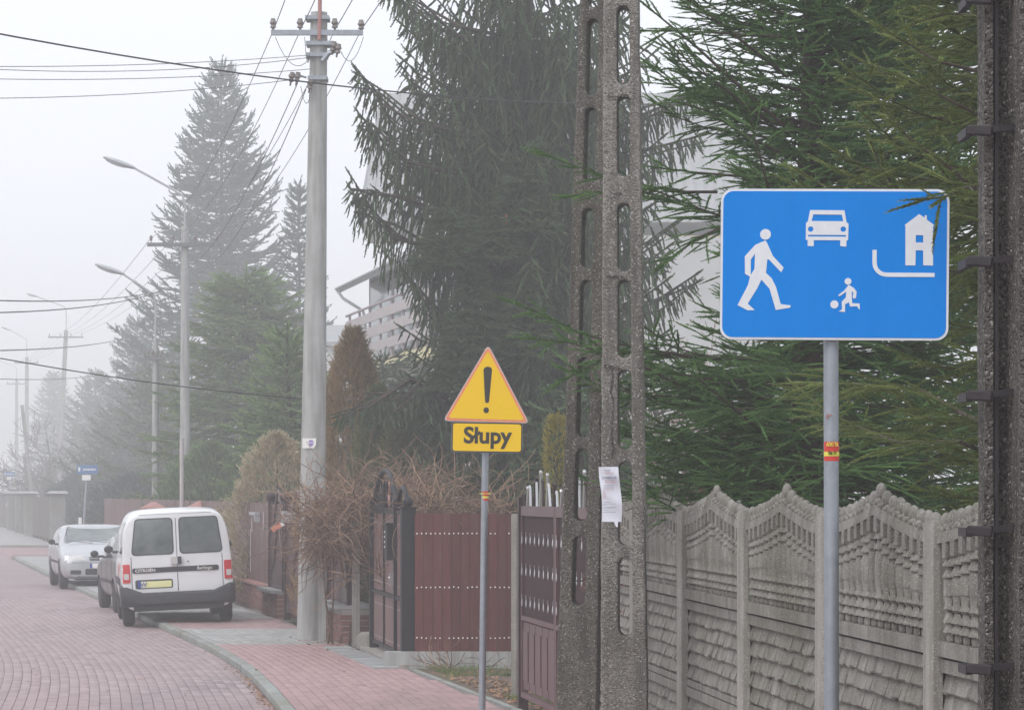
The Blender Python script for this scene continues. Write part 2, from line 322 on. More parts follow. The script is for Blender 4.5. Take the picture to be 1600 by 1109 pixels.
# conifer: returns placement lists
class Plc:
    def __init__(s): s.P = []; s.X = []; s.U = []; s.S = []; s.T = []
    def add(s, p, x, u, sc, t): s.P.append(p); s.X.append(x); s.U.append(u); s.S.append(sc); s.T.append(t)
def branch(pl, wood, pts, sl, stp, sp, hang=0.0, tert=True, r0=.02, rnd=random, up=(0, 0, 1), dens=1.0, ang=50, s0=.12, tone=None):
    """pts: polyline of the branch; side shoots of length sl tapering to the tip, made of sprigs of length sp"""
    n = len(pts); seg = [(pts[i+1]-pts[i]).length for i in range(n-1)]; L = sum(seg)
    if wood is not None: wood.tube(pts, [r0*(1-.8*i/(n-1)) for i in range(n)], 5, False)
    s = L*s0; side = 1; upv = Vector(up); tn0 = rnd.random() if tone is None else tone
    while s < L:
        q = s; i = 0
        while i < n-2 and q > seg[i]: q -= seg[i]; i += 1
        p = pts[i].lerp(pts[i+1], min(1, q/seg[i])); t = (pts[i+1]-pts[i]).normalized(); sd = t.cross(upv)
        sd = sd.normalized() if sd.length > .05 else t.orthogonal()
        f = s/L; ln = sl*(1-f)**.7*rnd.uniform(.65, 1.15)*min(1, f/.12+.45)+sp*.8
        a = math.radians(ang+rnd.gauss(0, 15)); d = (t*math.cos(a)+sd*side*math.sin(a)+upv*rnd.gauss(.05, .22)).normalized()
        if hang > .8: d = (d+Vector((0, 0, -hang*.8))).normalized()
        k = max(1, int(round(ln/sp))); pp = p.copy(); step = ln/k
        for j in range(k):
            d = (d+Vector((0, 0, -hang))*(.35+.65*j/max(1, k))+Vector((rnd.gauss(0, .06), rnd.gauss(0, .06), rnd.gauss(0, .05)))).normalized()
            tn = min(1, max(0, .55*tn0+.45*rnd.random()+(.25 if j == k-1 else 0)))**1.5
            pl.add(pp, d, upv, step*1.15, tn)
            if tert and j < k-1 and j > 0 or (tert and k == 2 and j == 0):
                for s2 in (-1, 1):
                    if rnd.random() < .7:
                        e = d.cross(upv); e = e.normalized() if e.length > .05 else d.orthogonal()
                        dd = (d*.62+e*s2*.75+Vector((0, 0, -hang*.7+rnd.gauss(0, .1)))).normalized()
                        pl.add(pp+d*step*.5, dd, upv, sp*rnd.uniform(.65, 1.05)*(1-.4*j/k), tn*.8)
            pp = pp+d*step
        s += stp*rnd.uniform(.7, 1.3)/dens; side = -side
    t = (pts[-1]-pts[-2]).normalized(); pl.add(pts[-1]-t*sp*.5, t, upv, sp*1.3, .9)
    k = max(2, int(L/sp))
    for j in range(k):     # needles along the branch itself, outer part
        f = .35+.65*j/k; i = min(n-2, int(f*(n-1))); p = pts[i].lerp(pts[i+1], f*(n-1)-i); pl.add(p, (pts[i+1]-pts[i]), upv, sp*1.1, .5)
def bpath(base, az, L, rise, droop, tip=0.0, n=7, wob=.0, rnd=random):
    h = Vector((math.cos(az), math.sin(az), 0)); sd = Vector((-h.y, h.x, 0)); w1 = rnd.gauss(0, wob)
    return [base+h*L*s+sd*w1*L*s*s+Vector((0, 0, L*(rise*s-droop*s*s+tip*s**4))) for s in [i/(n-1) for i in range(n)]]
def conifer(name, label, cat, base, H, z0, R, needles, nb=7, dz=.4, sp=.3, stp=.2, slr=.35, rise=.1, droop=.3, tip=.2, hang=.1, pw=.8, tmpl=None, seed=1, rt=.14, tert=True,
            group=None, top=True, mx=None, riset=.7, jit=.18, extra=None, bark='bark', wide=None, rmin=.25, dens=1.0, keep=None, ang=50):
    rnd = random.Random(seed); root = thing(name, label, cat, base, 0, group); pl = Plc(); wood = MB(); z = z0; az = rnd.random()*6
    while z < H-.15:
        f = (z-z0)/(H-z0)
        for k in range(nb):
            az += 2*PI/nb+rnd.gauss(0, .25)
            L = (R*(1-f)**pw+rmin*(1-f)+.1)*rnd.uniform(1-jit, 1+jit)*(1.15 if rnd.random() < .12 else 1)
            zz = z+rnd.uniform(-.4, .4)*dz
            if keep:
                kf = keep(zz, az, L)
                if not kf: continue
                L *= float(kf)
            P = bpath(Vector((0, 0, zz)), az, L, rise+(riset-rise)*f**2, droop*(1-f*.8), tip, wob=.08, rnd=rnd)
            branch(pl, wood, P, L*slr, stp, sp, hang, tert, r0=.004+.0055*L, rnd=rnd, dens=dens, ang=ang)
        z += dz*rnd.uniform(.8, 1.2)*(1-.35*f); az += .7
    if extra: extra(pl, wood, rnd)
    if top:
        for k in range(int(1.6*dz/sp)+4):
            pl.add(Vector((0, 0, H-.1-k*sp*.6)), Vector((rnd.gauss(0, .15), rnd.gauss(0, .15), 1)), Vector((1, 0, 0)), sp*1.3, .6)
    V, T = tmpl
    soup('crown', needles, V, T, pl.P, pl.X, pl.U, pl.S, pl.T, root, None if wide is None else np.asarray(pl.S)*0+wide)
    if wood.v: wood.build('limbs', bark, root)
    tb = MB(); ns = 9
    tb.tube([Vector((.03*math.sin(i*1.3), .03*math.cos(i*1.7), -.1+(H+.1)*i/ns)) for i in range(ns+1)], [rt*(1-i/ns)**.8+.012 for i in range(ns+1)], 9)
    tb.build('trunk', bark, root, True)
    return root, len(pl.P)
def twigs(name, m, starts, depth, rnd, n=3, parent=None, shrink=.72, spread=.5, nseg=4, hang=0, tn=None, minr=.0015):
    """bare branching twigs as one mesh; starts = (pos, dir, length, radius)"""
    b = MB(); tones = []
    def go(p, d, L, r, k):
        P = [p.copy()]; q = p.copy(); dd = d.copy()
        for i in range(nseg):
            dd = (dd+Vector((rnd.gauss(0, .14), rnd.gauss(0, .14), rnd.gauss(0, .12)-hang))).normalized(); q = q+dd*L/nseg; P.append(q.copy())
        c0 = len(b.v); b.tube(P, [max(minr, r*(1-.45*i/nseg)) for i in range(nseg+1)], 3, False); tones.append((len(b.v)-c0, rnd.random()**2))
        if k > 0:
            for j in range(n):
                i = rnd.randint(1, nseg); e = Vector((rnd.gauss(0, 1), rnd.gauss(0, 1), rnd.gauss(0, 1))).normalized()
                go(P[i], (dd+e*spread*1.4).normalized(), L*shrink*rnd.uniform(.7, 1.15), r*.55, k-1)
    for p, d, L, r in starts: go(Vector(p), Vector(d).normalized(), L, r, depth)
    me = bpy.data.meshes.new(name); me.from_pydata(b.v, [], b.f); me.materials.append(MT[m])
    a = me.attributes.new('tone', 'FLOAT', 'POINT'); a.data.foreach_set('value', np.concatenate([np.full(c, t, np.float32) for c, t in tones]))
    return link(name, me, parent)
FOG = .0037
# ------------------------------------------------------------ street alignment
PZ = .08
def gd(y, z=0.0): return F*(EYE-z)/(y-HZ)
_cd = [(-20, 4.6)]; _x = -2.3
def _slope(d): 
    t = min(1, max(0, (d-28)/14)); return -.14-.085*t*t*(3-2*t)
KX = {}
def kerbx(d):      # left edge of the kerb
    if d <= 28: return -2.3-.14*(d-28)
    n = max(1, int((d-28)*2)); h = (d-28)/n
    return -2.3+sum(_slope(28+(i+.5)*h) for i in range(n))*h if d < 60 else KX60-.225*(d-60)+.012*max(0, d-60)*(1-math.exp(-(d-60)/80))
_n = 64; KX60 = -2.3+sum(_slope(28+(i+.5)*.5) for i in range(_n))*.5
def propx(d):      # property line, front of the fences
    return -1.243-.194*(d-33.3) if d < 46.4 else -3.78-.213*(d-46.4)
# ------------------------------------------------------------ ground
def sheet(name, pts, z, m, kind='structure', parent=None):
    b = MB(); b.add([(x, y, z) for x, y in pts], [tuple(range(len(pts)))]); o = b.build(name, m, parent); 
    if kind: o['kind'] = kind
    return o
def strip(name, fa, fb, ds, z, m, kind='structure', skirt=0):
    b = MB(); n = len(ds); vs = [(fa(d), d, z) for d in ds]+[(fb(d), d, z) for d in ds]
    fs = [(i, i+n, i+n+1, i+1) for i in range(n-1)]
    if skirt:
        k = len(vs); vs += [(fa(d), d, z-skirt) for d in ds]; fs += [(i, i+1, k+i+1, k+i) for i in range(n-1)]
    b.add(vs, fs); o = b.build(name, m); o['kind'] = kind; return o
g = MB(); xs = [-1000, -300, -120, -60, -30, -15, 0, 15, 40, 120, 300, 1000]; ys = [-60, 0, 20, 35, 50, 70, 100, 150, 250, 450, 1100]
gv = [(x, y, -.02) for y in ys for x in xs]; gf = [(j*len(xs)+i, j*len(xs)+i+1, (j+1)*len(xs)+i+1, (j+1)*len(xs)+i) for j in range(len(ys)-1) for i in range(len(xs)-1)]
g.add(gv, gf); g.build('ground', 'soil')['kind'] = 'structure'
DS = [2+1.5*i for i in range(60)]+[95+6*i for i in range(60)]
# paver material for the parts of the road too far away to tell the pavers apart: the same brick bond as a material
def brickmat(name, c1, c2, mortar, streetwise=True):
    m = bpy.data.materials.new(name); m.use_nodes = True; nt = m.node_tree; L = nt.links.new; b = nt.nodes['Principled BSDF']
    b.inputs['Roughness'].default_value = .65; geo = NN(nt, 'ShaderNodeNewGeometry'); mp = NN(nt, 'ShaderNodeMapping'); L(geo.outputs['Position'], mp.inputs[0])
    mp.inputs['Rotation'].default_value = (0, 0, PI/2+math.atan(-.2)*-1 if streetwise else 0)
    br = NN(nt, 'ShaderNodeTexBrick'); L(mp.outputs[0], br.inputs[0]); br.inputs['Scale'].default_value = 1; br.inputs['Mortar Size'].default_value = .004
    br.inputs['Brick Width'].default_value = .2; br.inputs['Row Height'].default_value = .107
    for k, c in (('Color1', c1), ('Color2', c2), ('Mortar', mortar)): br.inputs[k].default_value = (*c, 1)
    nz = NN(nt, 'ShaderNodeTexNoise'); nz.inputs['Scale'].default_value = .6; L(geo.outputs['Position'], nz.inputs[0]); nz.inputs['Detail'].default_value = 6
    mx = NN(nt, 'ShaderNodeMix', data_type='RGBA', blend_type='MULTIPLY'); mx.inputs[0].default_value = .5; L(br.outputs[0], mx.inputs[6])
    mr = NN(nt, 'ShaderNodeMapRange'); mr.inputs[1].default_value = .3; mr.inputs[2].default_value = .7; mr.inputs[3].default_value = .7; mr.inputs[4].default_value = 1.1; L(nz.outputs[0], mr.inputs[0])
    L(mr.outputs[0], mx.inputs[7]); L(mx.outputs[2], b.inputs['Base Color']); MT[name] = m; return name
brickmat('road_far', (.31, .24, .242), (.275, .21, .213), (.19, .15, .145))
brickmat('pave_far_red', (.335, .21, .21), (.29, .185, .185), (.19, .13, .125))
brickmat('pave_far_grey', (.35, .35, .345), (.32, .32, .315), (.24, .24, .23))
DR = [d for d in DS if d < 26]; 
strip('road', lambda d: kerbx(d)-5.6, lambda d: kerbx(d)+.02, DS, -.012, 'sand')
strip('road_surface', lambda d: kerbx(d)-5.5, lambda d: kerbx(d), [58.05]+[d for d in DS if d > 58.05], 0, 'road_far')
strip('road_surface', lambda d: kerbx(d)-5.5, lambda d: kerbx(d), [2]+[d for d in DS if 2 < d < 25.9]+[25.9], 0, 'road_far')
strip('road_surface', lambda d: kerbx(d)-5.5, lambda d: kerbx(d)-3.85, [25.9]+[d for d in DS if 25.9 < d < 58.05]+[58.05], 0, 'road_far')
strip('pavement', lambda d: kerbx(d)+.10, lambda d: propx(d)+.06 if d > 26 else propx(d)+.06+(26-d)*.12, [2]+[d for d in DS if 2 < d < 95]+[95], PZ-.012, 'sand')
strip('pavement_surface', lambda d: kerbx(d)+.13, lambda d: propx(d), [50.5]+[d for d in DS if 50.5 < d < 92]+[92], PZ, 'pave_far_grey')
strip('pavement_surface', lambda d: kerbx(d)+.13, lambda d: propx(d), [111]+[d for d in DS if d > 111], PZ+.02, 'pave_far_grey', skirt=.12)
strip('side_street', lambda d: kerbx(d)+.0, lambda d: kerbx(d)+22, [92.1, 95, 100, 105, 110.9], .004, 'pave_far_red')
strip('pavement_surface', lambda d: kerbx(d)+.13, lambda d: propx(d)+.3, [2]+[d for d in DS if 2 < d < 26]+[26], PZ, 'pave_far_red')
# pavers: the 300 nearest in view as bricks of their own, the rest joined
road = bpy.data.objects['road']; pave = bpy.data.objects['pavement']
pm = MB(); pm.add([(-.0505, -.098, -.03), (.0505, -.098, -.03), (.0505, .098, -.03), (-.0505, .098, -.03), (-.0505, -.098, -.003), (.0505, -.098, -.003), (.0505, .098, -.003), (-.0505, .098, -.003), (-.047, -.094, 0), (.047, -.094, 0), (.047, .094, 0), (-.047, .094, 0)],
    [(8, 9, 10, 11), (4, 5, 9, 8), (5, 6, 10, 9), (6, 7, 11, 10), (7, 4, 8, 11), (0, 1, 5, 4), (1, 2, 6, 5), (2, 3, 7, 6), (3, 0, 4, 7)])
PV = np.array(pm.v); PT = []
for f in pm.f: PT += [(f[0], f[1], f[2]), (f[0], f[2], f[3])]
PT = np.array(PT)
def pavers(parent, t0, t1, d0, d1, zz, matf, name, xr=None, n_single=300):
    spots = []
    r = np.random.default_rng(5); t = t0; col = 0
    d = d0
    while d < d1:
        x0 = kerbx(d); sl = (kerbx(d+.1)-x0)/.1
        tmax = (xr(d)-x0) if xr else t1; k = 0; t = t0+.054
        while t < tmax-.03:
            dd = d+(.1 if k % 2 else 0); x = kerbx(dd)+t
            spots.append((x, dd, zz+r.normal()*.0011, sl, r.random())); t += .107; k += 1
        d += .2
    groups = {}
    vis = [s for s in spots if 0 <= 800+s[0]*F/s[1] <= 1600 and HZ+(EYE-zz)*F/s[1] < 1112]; vis.sort(key=lambda s: s[1]); single = set(id(s) for s in vis[:n_single]); cache = {}
    for s in spots:
        mm = matf(s[0]-kerbx(s[1]), s[1])
        if id(s) in single:
            if mm not in cache:
                cache[mm] = pm.mesh(name, mm)
            o = link(name, cache[mm], parent, (s[0], s[1], s[2])); o.rotation_euler = (random.gauss(0, .006), random.gauss(0, .008), -math.atan(s[3]))
        else: groups.setdefault(mm, []).append(s)
    for mm, L in groups.items():
        A = np.array(L); X = np.stack([np.ones(len(A)), -A[:, 3], r.normal(size=len(A))*.006], 1); U = np.stack([r.normal(size=len(A))*.006, r.normal(size=len(A))*.008, np.ones(len(A))], 1)
        o = soup(name, mm, PV, PT, A[:, :3], X, U, np.ones(len(A)), A[:, 4]**2, parent); o['kind'] = 'stuff'
pavers(road, -3.85, 0, 25.9, 58, 0, lambda t, d: 'paver', 'paving_brick')
def pmat(t, d):
    if 38.6 < d < 43.0 or d > 46.6: return 'paverg'
    return 'paver2'
pavers(pave, .13, 9, 26, 50.5, PZ, pmat, 'paving_brick', xr=propx)
# kerb: stones a metre long, and the flush edging towards the plots
kerb = link('kerb', None); kerb['kind'] = 'structure'
ks = MB(); ks.add([(.01, -.495, -.1), (.125, -.495, -.1), (.125, .495, -.1), (.01, .495, -.1), (.01, -.495, .065), (.125, -.495, .078), (.125, .495, .078), (.01, .495, .065), (.028, -.49, .081), (.112, -.49, .084), (.112, .49, .084), (.028, .49, .081)],
    [(8, 9, 10, 11), (4, 5, 9, 8), (5, 6, 10, 9), (6, 7, 11, 10), (7, 4, 8, 11), (0, 1, 5, 4), (1, 2, 6, 5), (2, 3, 7, 6), (3, 0, 4, 7)])
km = ks.mesh('kerbstone', 'kerb'); d = 20.5
while d < 91:
    o = link('kerbstone', km, kerb, (kerbx(d-.5)-.005, d, random.gauss(0, .003))); o.location.x = (kerbx(d-.5)+kerbx(d+.5))/2; o.rotation_euler = (0, 0, -math.atan((kerbx(d+.5)-kerbx(d-.5)))+random.gauss(0, .004)); d += 1
d = 111.5
while d < 150:
    o = link('kerbstone', km, kerb, ((kerbx(d-.5)+kerbx(d+.5))/2, d, .02)); o.rotation_euler = (0, 0, -math.atan((kerbx(d+.5)-kerbx(d-.5)))); d += 1
for i in range(16):   # junction kerb across the side street
    o = link('kerbstone', km, kerb, (kerbx(111)+.6+i, 110.9, .02)); o.rotation_euler = (0, 0, -PI/2)
for i in range(12):   # flush kerb along the near side of the junction mouth
    o = link('kerbstone', km, kerb, (kerbx(92)+.6+i, 92.05, -.0)); o.rotation_euler = (0, 0, PI/2)
edge = link('pavement_edging', None); edge['kind'] = 'structure'
es = MB().box((0, 0, 0), (.07, .985, .22)).mesh('edging_stone', 'kerb'); d = 26.5
while d < 33.2:
    o = link('edging_stone', es, edge, (propx(d)+.04, d, PZ-.10)); o.rotation_euler = (0, 0, math.atan(.194)+random.gauss(0, .006)); d += 1
# grey flat slabs beside the black gate
slabs = link('paving_slabs', None); slabs['kind'] = 'structure'
sm = MB().box((0, 0, 0), (.33, .49, .04)).mesh('paving_slab', 'slab')
for i in range(9):
    d = 33.4+i*.5
    for j in range(1 if i > 6 else 1):
        o = link('paving_slab', sm, slabs, (propx(d)-.21-.34*j+.0, d, PZ-.002+random.gauss(0, .002))); o.rotation_euler = (0, 0, math.atan(.194)+random.gauss(0, .01))
# bare soil with leaves in front of the wooden fence
s = sheet('dirt_patch', [(propx(33.35)+.09, 33.35), (propx(26)+.09, 26), (3.2, 22.5), (2.4, 33.35)], PZ-.03, 'dirt')
dm = MB(); nn = 40
vs = []; 
for j in range(nn+1):
    d = 26+(33.3-26)*j/nn
    for i in range(nn+1):
        x0 = propx(d)+.085; x = x0+(1.6)*i/nn; e = min(1, i/4, j/2 if j < 4 else 1, (nn-j)/3+.3)
        vs.append((x, d, PZ-.01+e*(.022*noise.noise(Vector((x*3, d*3, 0)))+.012*noise.noise(Vector((x*11, d*11, 3)))+.01)))
dm.add(vs, [(j*(nn+1)+i, j*(nn+1)+i+1, (j+1)*(nn+1)+i+1, (j+1)*(nn+1)+i) for j in range(nn) for i in range(nn)])
dm.build('soil_surface', 'dirt', s, True)
# ------------------------------------------------------------ concrete panel fence
KF = 12236.0
def fence_pt(px): d = KF/(px-347); return (gx(px, d), d)
def zc(u): return .1*u**1.45          # ogee of the arch, u from 0 at the posts to 1 at the apex
def top_panel(parent, L, rs):
    root = parent; y0 = 0
    b = MB()      # backing with the arched outline, border and side frame
    N = 24; out = [(0, 1.49), (L, 1.49)]+[(L*i/N, 1.93+zc(1-abs(2*i/N-1))) for i in range(N, -1, -1)]
    n = len(out); vs = [(x, -.012, z) for x, z in out]+[(x, .035, z) for x, z in out]
    # split into columns so the arched face stays planar quads
    cols = [(L*i/N, 1.93+zc(1-abs(2*i/N-1))) for i in range(N+1)]
    vv = []
    for x, z in cols: vv += [(x, .004, 1.49), (x, .004, z), (x, .035, z), (x, .035, 1.49)]
    ff = []
    for i in range(N):
        a = i*4; c = a+4; ff += [(a, c, c+1, a+1), (a+1, c+1, c+2, a+2), (a+2, c+2, c+3, a+3), (a+3, c+3, c, a)]
    ff += [(0, 1, 2, 3), (N*4+3, N*4+2, N*4+1, N*4)]; b.add(vv, ff)
    b.b2((.0, -.045, 1.492), (L, .003, 1.548)); b.b2((.0, -.034, 1.549), (.055, .003, 1.905)); b.b2((L-.055, -.034, 1.549), (L, .003, 1.905))
    # arch band
    vv = []
    for x, z in cols: vv += [(x, -.045, z-.02), (x, -.038, z+.022), (x, -.005, z+.022), (x, -.005, z-.02)]
    b.add(vv, ff)
    b.build('panel_slab', 'fence', root)
    # stones of the side strips, arch filler
    c = MB()
    for sx in (.095, L-.095):
        z = 1.56
        while z < 1.86:
            h = rs.uniform(.06, .11); c.ball((sx, -.012, z+h/2), .5, 8, 6, (.05, .036, h*.95)); z += h
    for i in range(46):
        u = i/45; z = 1.93+zc(1-abs(2*u-1)); c.ball((u*L, -.022, z+.026+.010*(i%2)), .5, 7, 5, (.045, .036, .026+.010*rs.random()))
    o = c.build('filler_stone', 'fence', root, True); o['kind'] = 'stuff'
    return root
def baluster_mesh(h, name='baluster'):
    b = MB(); pr = [(.028, 0), (.05, .012), (.036, .03), (.044, .07), (.05, h*.45), (.048, h*.8), (.034, h-.01), (.028, h)]
    b.lathe(pr, (0, 0, 0), 10, sq=.42); return b.mesh(name, 'fence', True)
bell_m = MB().lathe([(.053, 0), (.053, .005), (.042, .014), (.03, .03), (.026, .048)], (0, 0, 0), 10, sq=.5).mesh('bell_moulding', 'fence', True)
pend_m = MB().box((0, 0, 0), (.055, .045, .06)).mesh('pendant', 'fence')
knob_m = MB().ball((0, 0, 0), .044, 10, 7, (1.15, .5, .85)).mesh('round_stone', 'fence', True)
dot_m = MB().ball((0, 0, 0), .03, 8, 5, (1.1, .6, 1)).mesh('bead', 'fence', True)
bal_ms = [baluster_mesh(.135+.012*i) for i in range(9)]
def shingle_slab(parent, L, ztop, rs, hh=.5):
    b = MB(); z1 = ztop-.004; z0 = ztop-hh+.004
    b.b2((0, -.004, z0), (L, .035, z1)); b.b2((0, -.032, z1-.05), (L, -.0045, z1)); b.b2((0, -.026, z0), (L, -.0045, z0+.035))
    b.b2((0, -.026, z0+.036), (.03, -.0045, z1-.051)); b.b2((L-.03, -.026, z0+.036), (L, -.0045, z1-.051))
    b.build('panel_slab', 'fence', parent)
    rows = 5; rh = (hh-.1)/rows; sh = MB(); hs = z0+.038
    for r_ in range(rows):
        zt = z1-.052-r_*rh; x = .032
        while x < L-.04:
            wd = min(rs.uniform(.06, .105), L-.032-x); dz = rs.uniform(-.005, .004); pr = rs.uniform(.022, .032)
            x1 = x+wd-.002
            za = zt-rh+.004+dz; zb = za+rs.uniform(-.006, .006)
            sh.add([(x, -.005, zt), (x1, -.005, zt), (x1, -pr, zb+.008), (x, -pr, za+.008), (x, -.005, za), (x1, -.005, zb), (x, -pr*.8, za), (x1, -pr*.8, zb)],
                   [(0, 1, 2, 3), (3, 2, 7, 6), (6, 7, 5, 4), (0, 3, 6, 4), (1, 5, 7, 2)]); x += wd
    return sh
fence_spots = [(2104, 1717), (1717, 1474), (1474, 1300), (1300, 1174), (1174, 1077), (1077, 1000.5), (1000.5, 939)]
fence = thing('concrete_fence', 'weathered grey concrete panel fence with arched tops, balusters and shingle slabs behind the blue sign', 'fence', (*fence_pt(1300), 0))
fence.rotation_euler = (0, 0, 0)
def loc_on(root, p, z, rz, parent_name):
    e = link(parent_name, None, root, Vector((p[0], p[1], z))-root.location, rz); return e
posts_px = [2104, 1717, 1474, 1300, 1174, 1077, 1000.5, 939]
post_b = MB(); hw = .075
post_b.box((0, .005, 1.0), (hw*2, .12, 2.0)); post_m = post_b.mesh('post', 'fpost')
pw = MB()
prof = [(-.07, -.062), (.07, -.062), (.076, -.055), (.076, -.02), (.03, -.018), (.03, .04), (.076, .042), (.076, .09), (-.076, .09), (-.076, .042), (-.03, .04), (-.03, -.018), (-.076, -.02), (-.076, -.055)]
def vext(b, prof, z0, z1, tz=0):
    n = len(prof); vs = [(x, y, z0) for x, y in prof]+[(x*(1-tz), y*(1-tz), z1) for x, y in prof]
    return b.add(vs, [tuple(range(n-1, -1, -1)), tuple(range(n, 2*n))]+[(i, (i+1) % n, (i+1) % n+n, i+n) for i in range(n)])
vext(pw, prof, 0, 1.995); vext(pw, [(x*.9, y*.9) for x, y in prof[:4]]+[(.068, .08), (-.068, .08)], 1.995, 2.005)
post_m = pw.mesh('post', 'fpost')
rs = random.Random(4)
a0 = fence_pt(939); a1 = fence_pt(2104)
for px in posts_px:
    p = fence_pt(px); rz = math.atan2(-.995, .1)
    link('post', post_m, fence, Vector((p[0], p[1], rs.uniform(-.01, .01)))-fence.location, rz+rs.gauss(0, .01))
for near, far in fence_spots:
    pf, pn = fence_pt(far), fence_pt(near); o, rz, L = frame_at(pf, pn); L -= .05
    e = link('fence_panel', None, fence, o-fence.location, rz); off = .025
    nb_single = near in (1717, 1474, 1300, 1174, 1077); join = {}
    def put(me, name, x, y, z, sc=(1, 1, 1), rr=0):
        if not nb_single:
            join.setdefault(name, MB()).add([(v.co.x*sc[0]+x, v.co.y*sc[1]+y, v.co.z*sc[2]+z) for v in me.vertices], [tuple(f.vertices) for f in me.polygons]); return
        q = link(name, me, e, (x+off, y, z), rr); q.scale = sc; return q
    e.location += Vector((math.cos(rz), math.sin(rz), 0))*off
    off = 0
    top_panel(e, L, rs); NB = 14; x0 = .17; step = (L-.34)/(NB-1)
    for i in range(NB):
        x = x0+i*step; u = 1-abs(2*x/L-1); zt = 1.91+zc(u); h = zt-.125-1.66
        q = put(bal_ms[min(8, max(0, int((h-.128)/.012)))], 'baluster', x, -.026, 1.66)
        put(bell_m, 'bell_moulding', x, -.022, 1.585); put(bell_m, 'bell_moulding', x, -.022, 1.622)
        put(bell_m, 'bell_moulding', x, -.024, zt-.13); put(bell_m, 'bell_moulding', x, -.024, zt-.088)
        put(pend_m, 'pendant', x, -.026, zt-.028); put(dot_m, 'bead', x, -.02, 1.566)
    for i in range(17):
        u = (i+.5)/17; z = 1.93+zc(1-abs(2*u-1)); put(knob_m, 'round_stone', u*L, -.008, z+.072-(.012 if i != 8 else -.006), (rs.uniform(.9, 1.15),)*3)
    for nme, mb_ in join.items(): mb_.build(nme, 'fence', e)['kind'] = 'stuff'
    shs = []
    for k in range(3): shs.append(shingle_slab(e, L, 1.485-.5*k, rs))
    al = MB()
    for s_ in shs: al.add(s_.v, s_.f)
    q = al.build('shingle', 'fence', e); q['kind'] = 'stuff'
# ------------------------------------------------------------ trees near the fence
TN = sprig(19, .165, .058, 54, .08, 3, .9)          # close needles (fraction of shoot length)
TB = sprig(26, .15, .045, 55, .075, 5)
TM = sprig(7, .34, .15, 46, .15, 7)
TM2 = sprig(9, .22, .085, 48, .13, 13)
TW = sprig(7, .28, .13, 38, .16, 17)
TF = sprig(9, .42, .14, 46, .0, 8)
def extraA(pl, wood, rnd):
    # long boughs that reach left behind the front leg of the concrete pole; base at (tree), local coordinates
    def w(px, py, d): return at(px, py, d)-Vector((bx, by, 0))
    bx, by = gx(1265, 17.9), 17.9
    for P, sl, r0 in (
        ([w(1180, 560, 17.5), w(1100, 560, 17.2), w(1020, 548, 17.05), w(960, 535, 17.0), w(905, 520, 17.0), w(850, 492, 17.0), w(795, 470, 17.0)], .42, .014),
        ([w(1060, 600, 17.3), w(1000, 570, 17.1), w(945, 552, 17.0), w(890, 535, 17.0), w(820, 528, 17.0)], .34, .009),
        ([w(1060, 560, 17.3), w(1000, 545, 17.1), w(945, 560, 17.0), w(905, 580, 17.0), w(868, 603, 17.0)], .26, .009),
        ([w(1120, 300, 17.4), w(1060, 300, 17.2), w(1000, 288, 17.05), w(945, 276, 17.0), w(895, 258, 17.0), w(838, 238, 17.0)], .26, .010),
        ([w(1100, 330, 17.4), w(1040, 312, 17.2), w(985, 302, 17.05), w(930, 300, 17.0), w(885, 308, 17.0)], .20, .008),
        ([w(1250, 380, 17.5), w(1160, 350, 17.1), w(1090, 325, 16.9), w(1030, 300, 16.8), w(985, 290, 16.8)], .50, .012),
        ([w(1230, 330, 17.3), w(1150, 345, 16.9), w(1090, 372, 16.7), w(1035, 415, 16.6)], .45, .012),
        ([w(1230, 200, 17.3), w(1150, 130, 17.0), w(1090, 75, 16.9), w(1035, 30, 16.9), w(1008, 8, 16.9)], .34, .014),
        ([w(1230, 120, 17.3), w(1160, 65, 17.0), w(1110, 25, 16.9), w(1065, -8, 16.9), w(1040, -30, 16.9)], .42, .012),
        ([w(1200, 190, 17.3), w(1140, 145, 17.0), w(1085, 105, 16.9), w(1047, 70, 16.9)], .36, .012),
        ([w(1230, 340, 17.3), w(1200, 290, 16.6), w(1180, 220, 16.4), w(1165, 155, 16.3)], .40, .012),
        ([w(1260, 60, 17.5), w(1170, 55, 17.0), w(1090, 50, 16.9), w(1005, 48, 16.9)], .36, .012),
        ([w(1240, 280, 17.5), w(1150, 275, 17.0), w(1090, 270, 16.9), w(1026, 262, 16.9)], .34, .012),
        ([w(1240, 250, 17.5), w(1170, 215, 17.0), w(1110, 175, 16.9), w(1052, 158, 16.9)], .40, .012),
        ([w(1220, 700, 17.6), w(1150, 640, 17.0), w(1090, 590, 16.8), w(1030, 575, 16.8)], .5, .013),
        ([w(1220, 640, 17.6), w(1150, 640, 17.0), w(1080, 665, 17.6), w(1035, 700, 17.9)], .5, .013),
        ([w(1380, 730, 18.0), w(1290, 715, 17.4), w(1200, 725, 17.1), w(1140, 750, 17.0)], .42, .012),
        ([w(1380, 700, 18.0), w(1290, 680, 17.4), w(1215, 695, 17.1), w(1142, 745, 17.0)], .42, .012)):
        branch(pl, wood, P, sl, .055, .13, .12, True, r0=r0, rnd=rnd, s0=.1 if len(P) > 5 else .05)
r1, n1 = conifer('spruce_tree', 'large dark green spruce with dense boughs growing behind the arched concrete fence', 'tree', (gx(1265, 17.9), 17.9, 0), 7.8, 2.0, .90, 'needA', nb=10, dz=.16, sp=.13, stp=.052, slr=.46, rise=.22, droop=.42, tip=.3,
    hang=.12, pw=.55, tmpl=TN, seed=3, rt=.12, extra=extraA, rmin=.3,
    keep=lambda z, az, L: (1 if z < 5.9 else random.random() < .3)*(.45 if 2.9 < z < 4.2 and math.cos(az) < -.1 else 1))
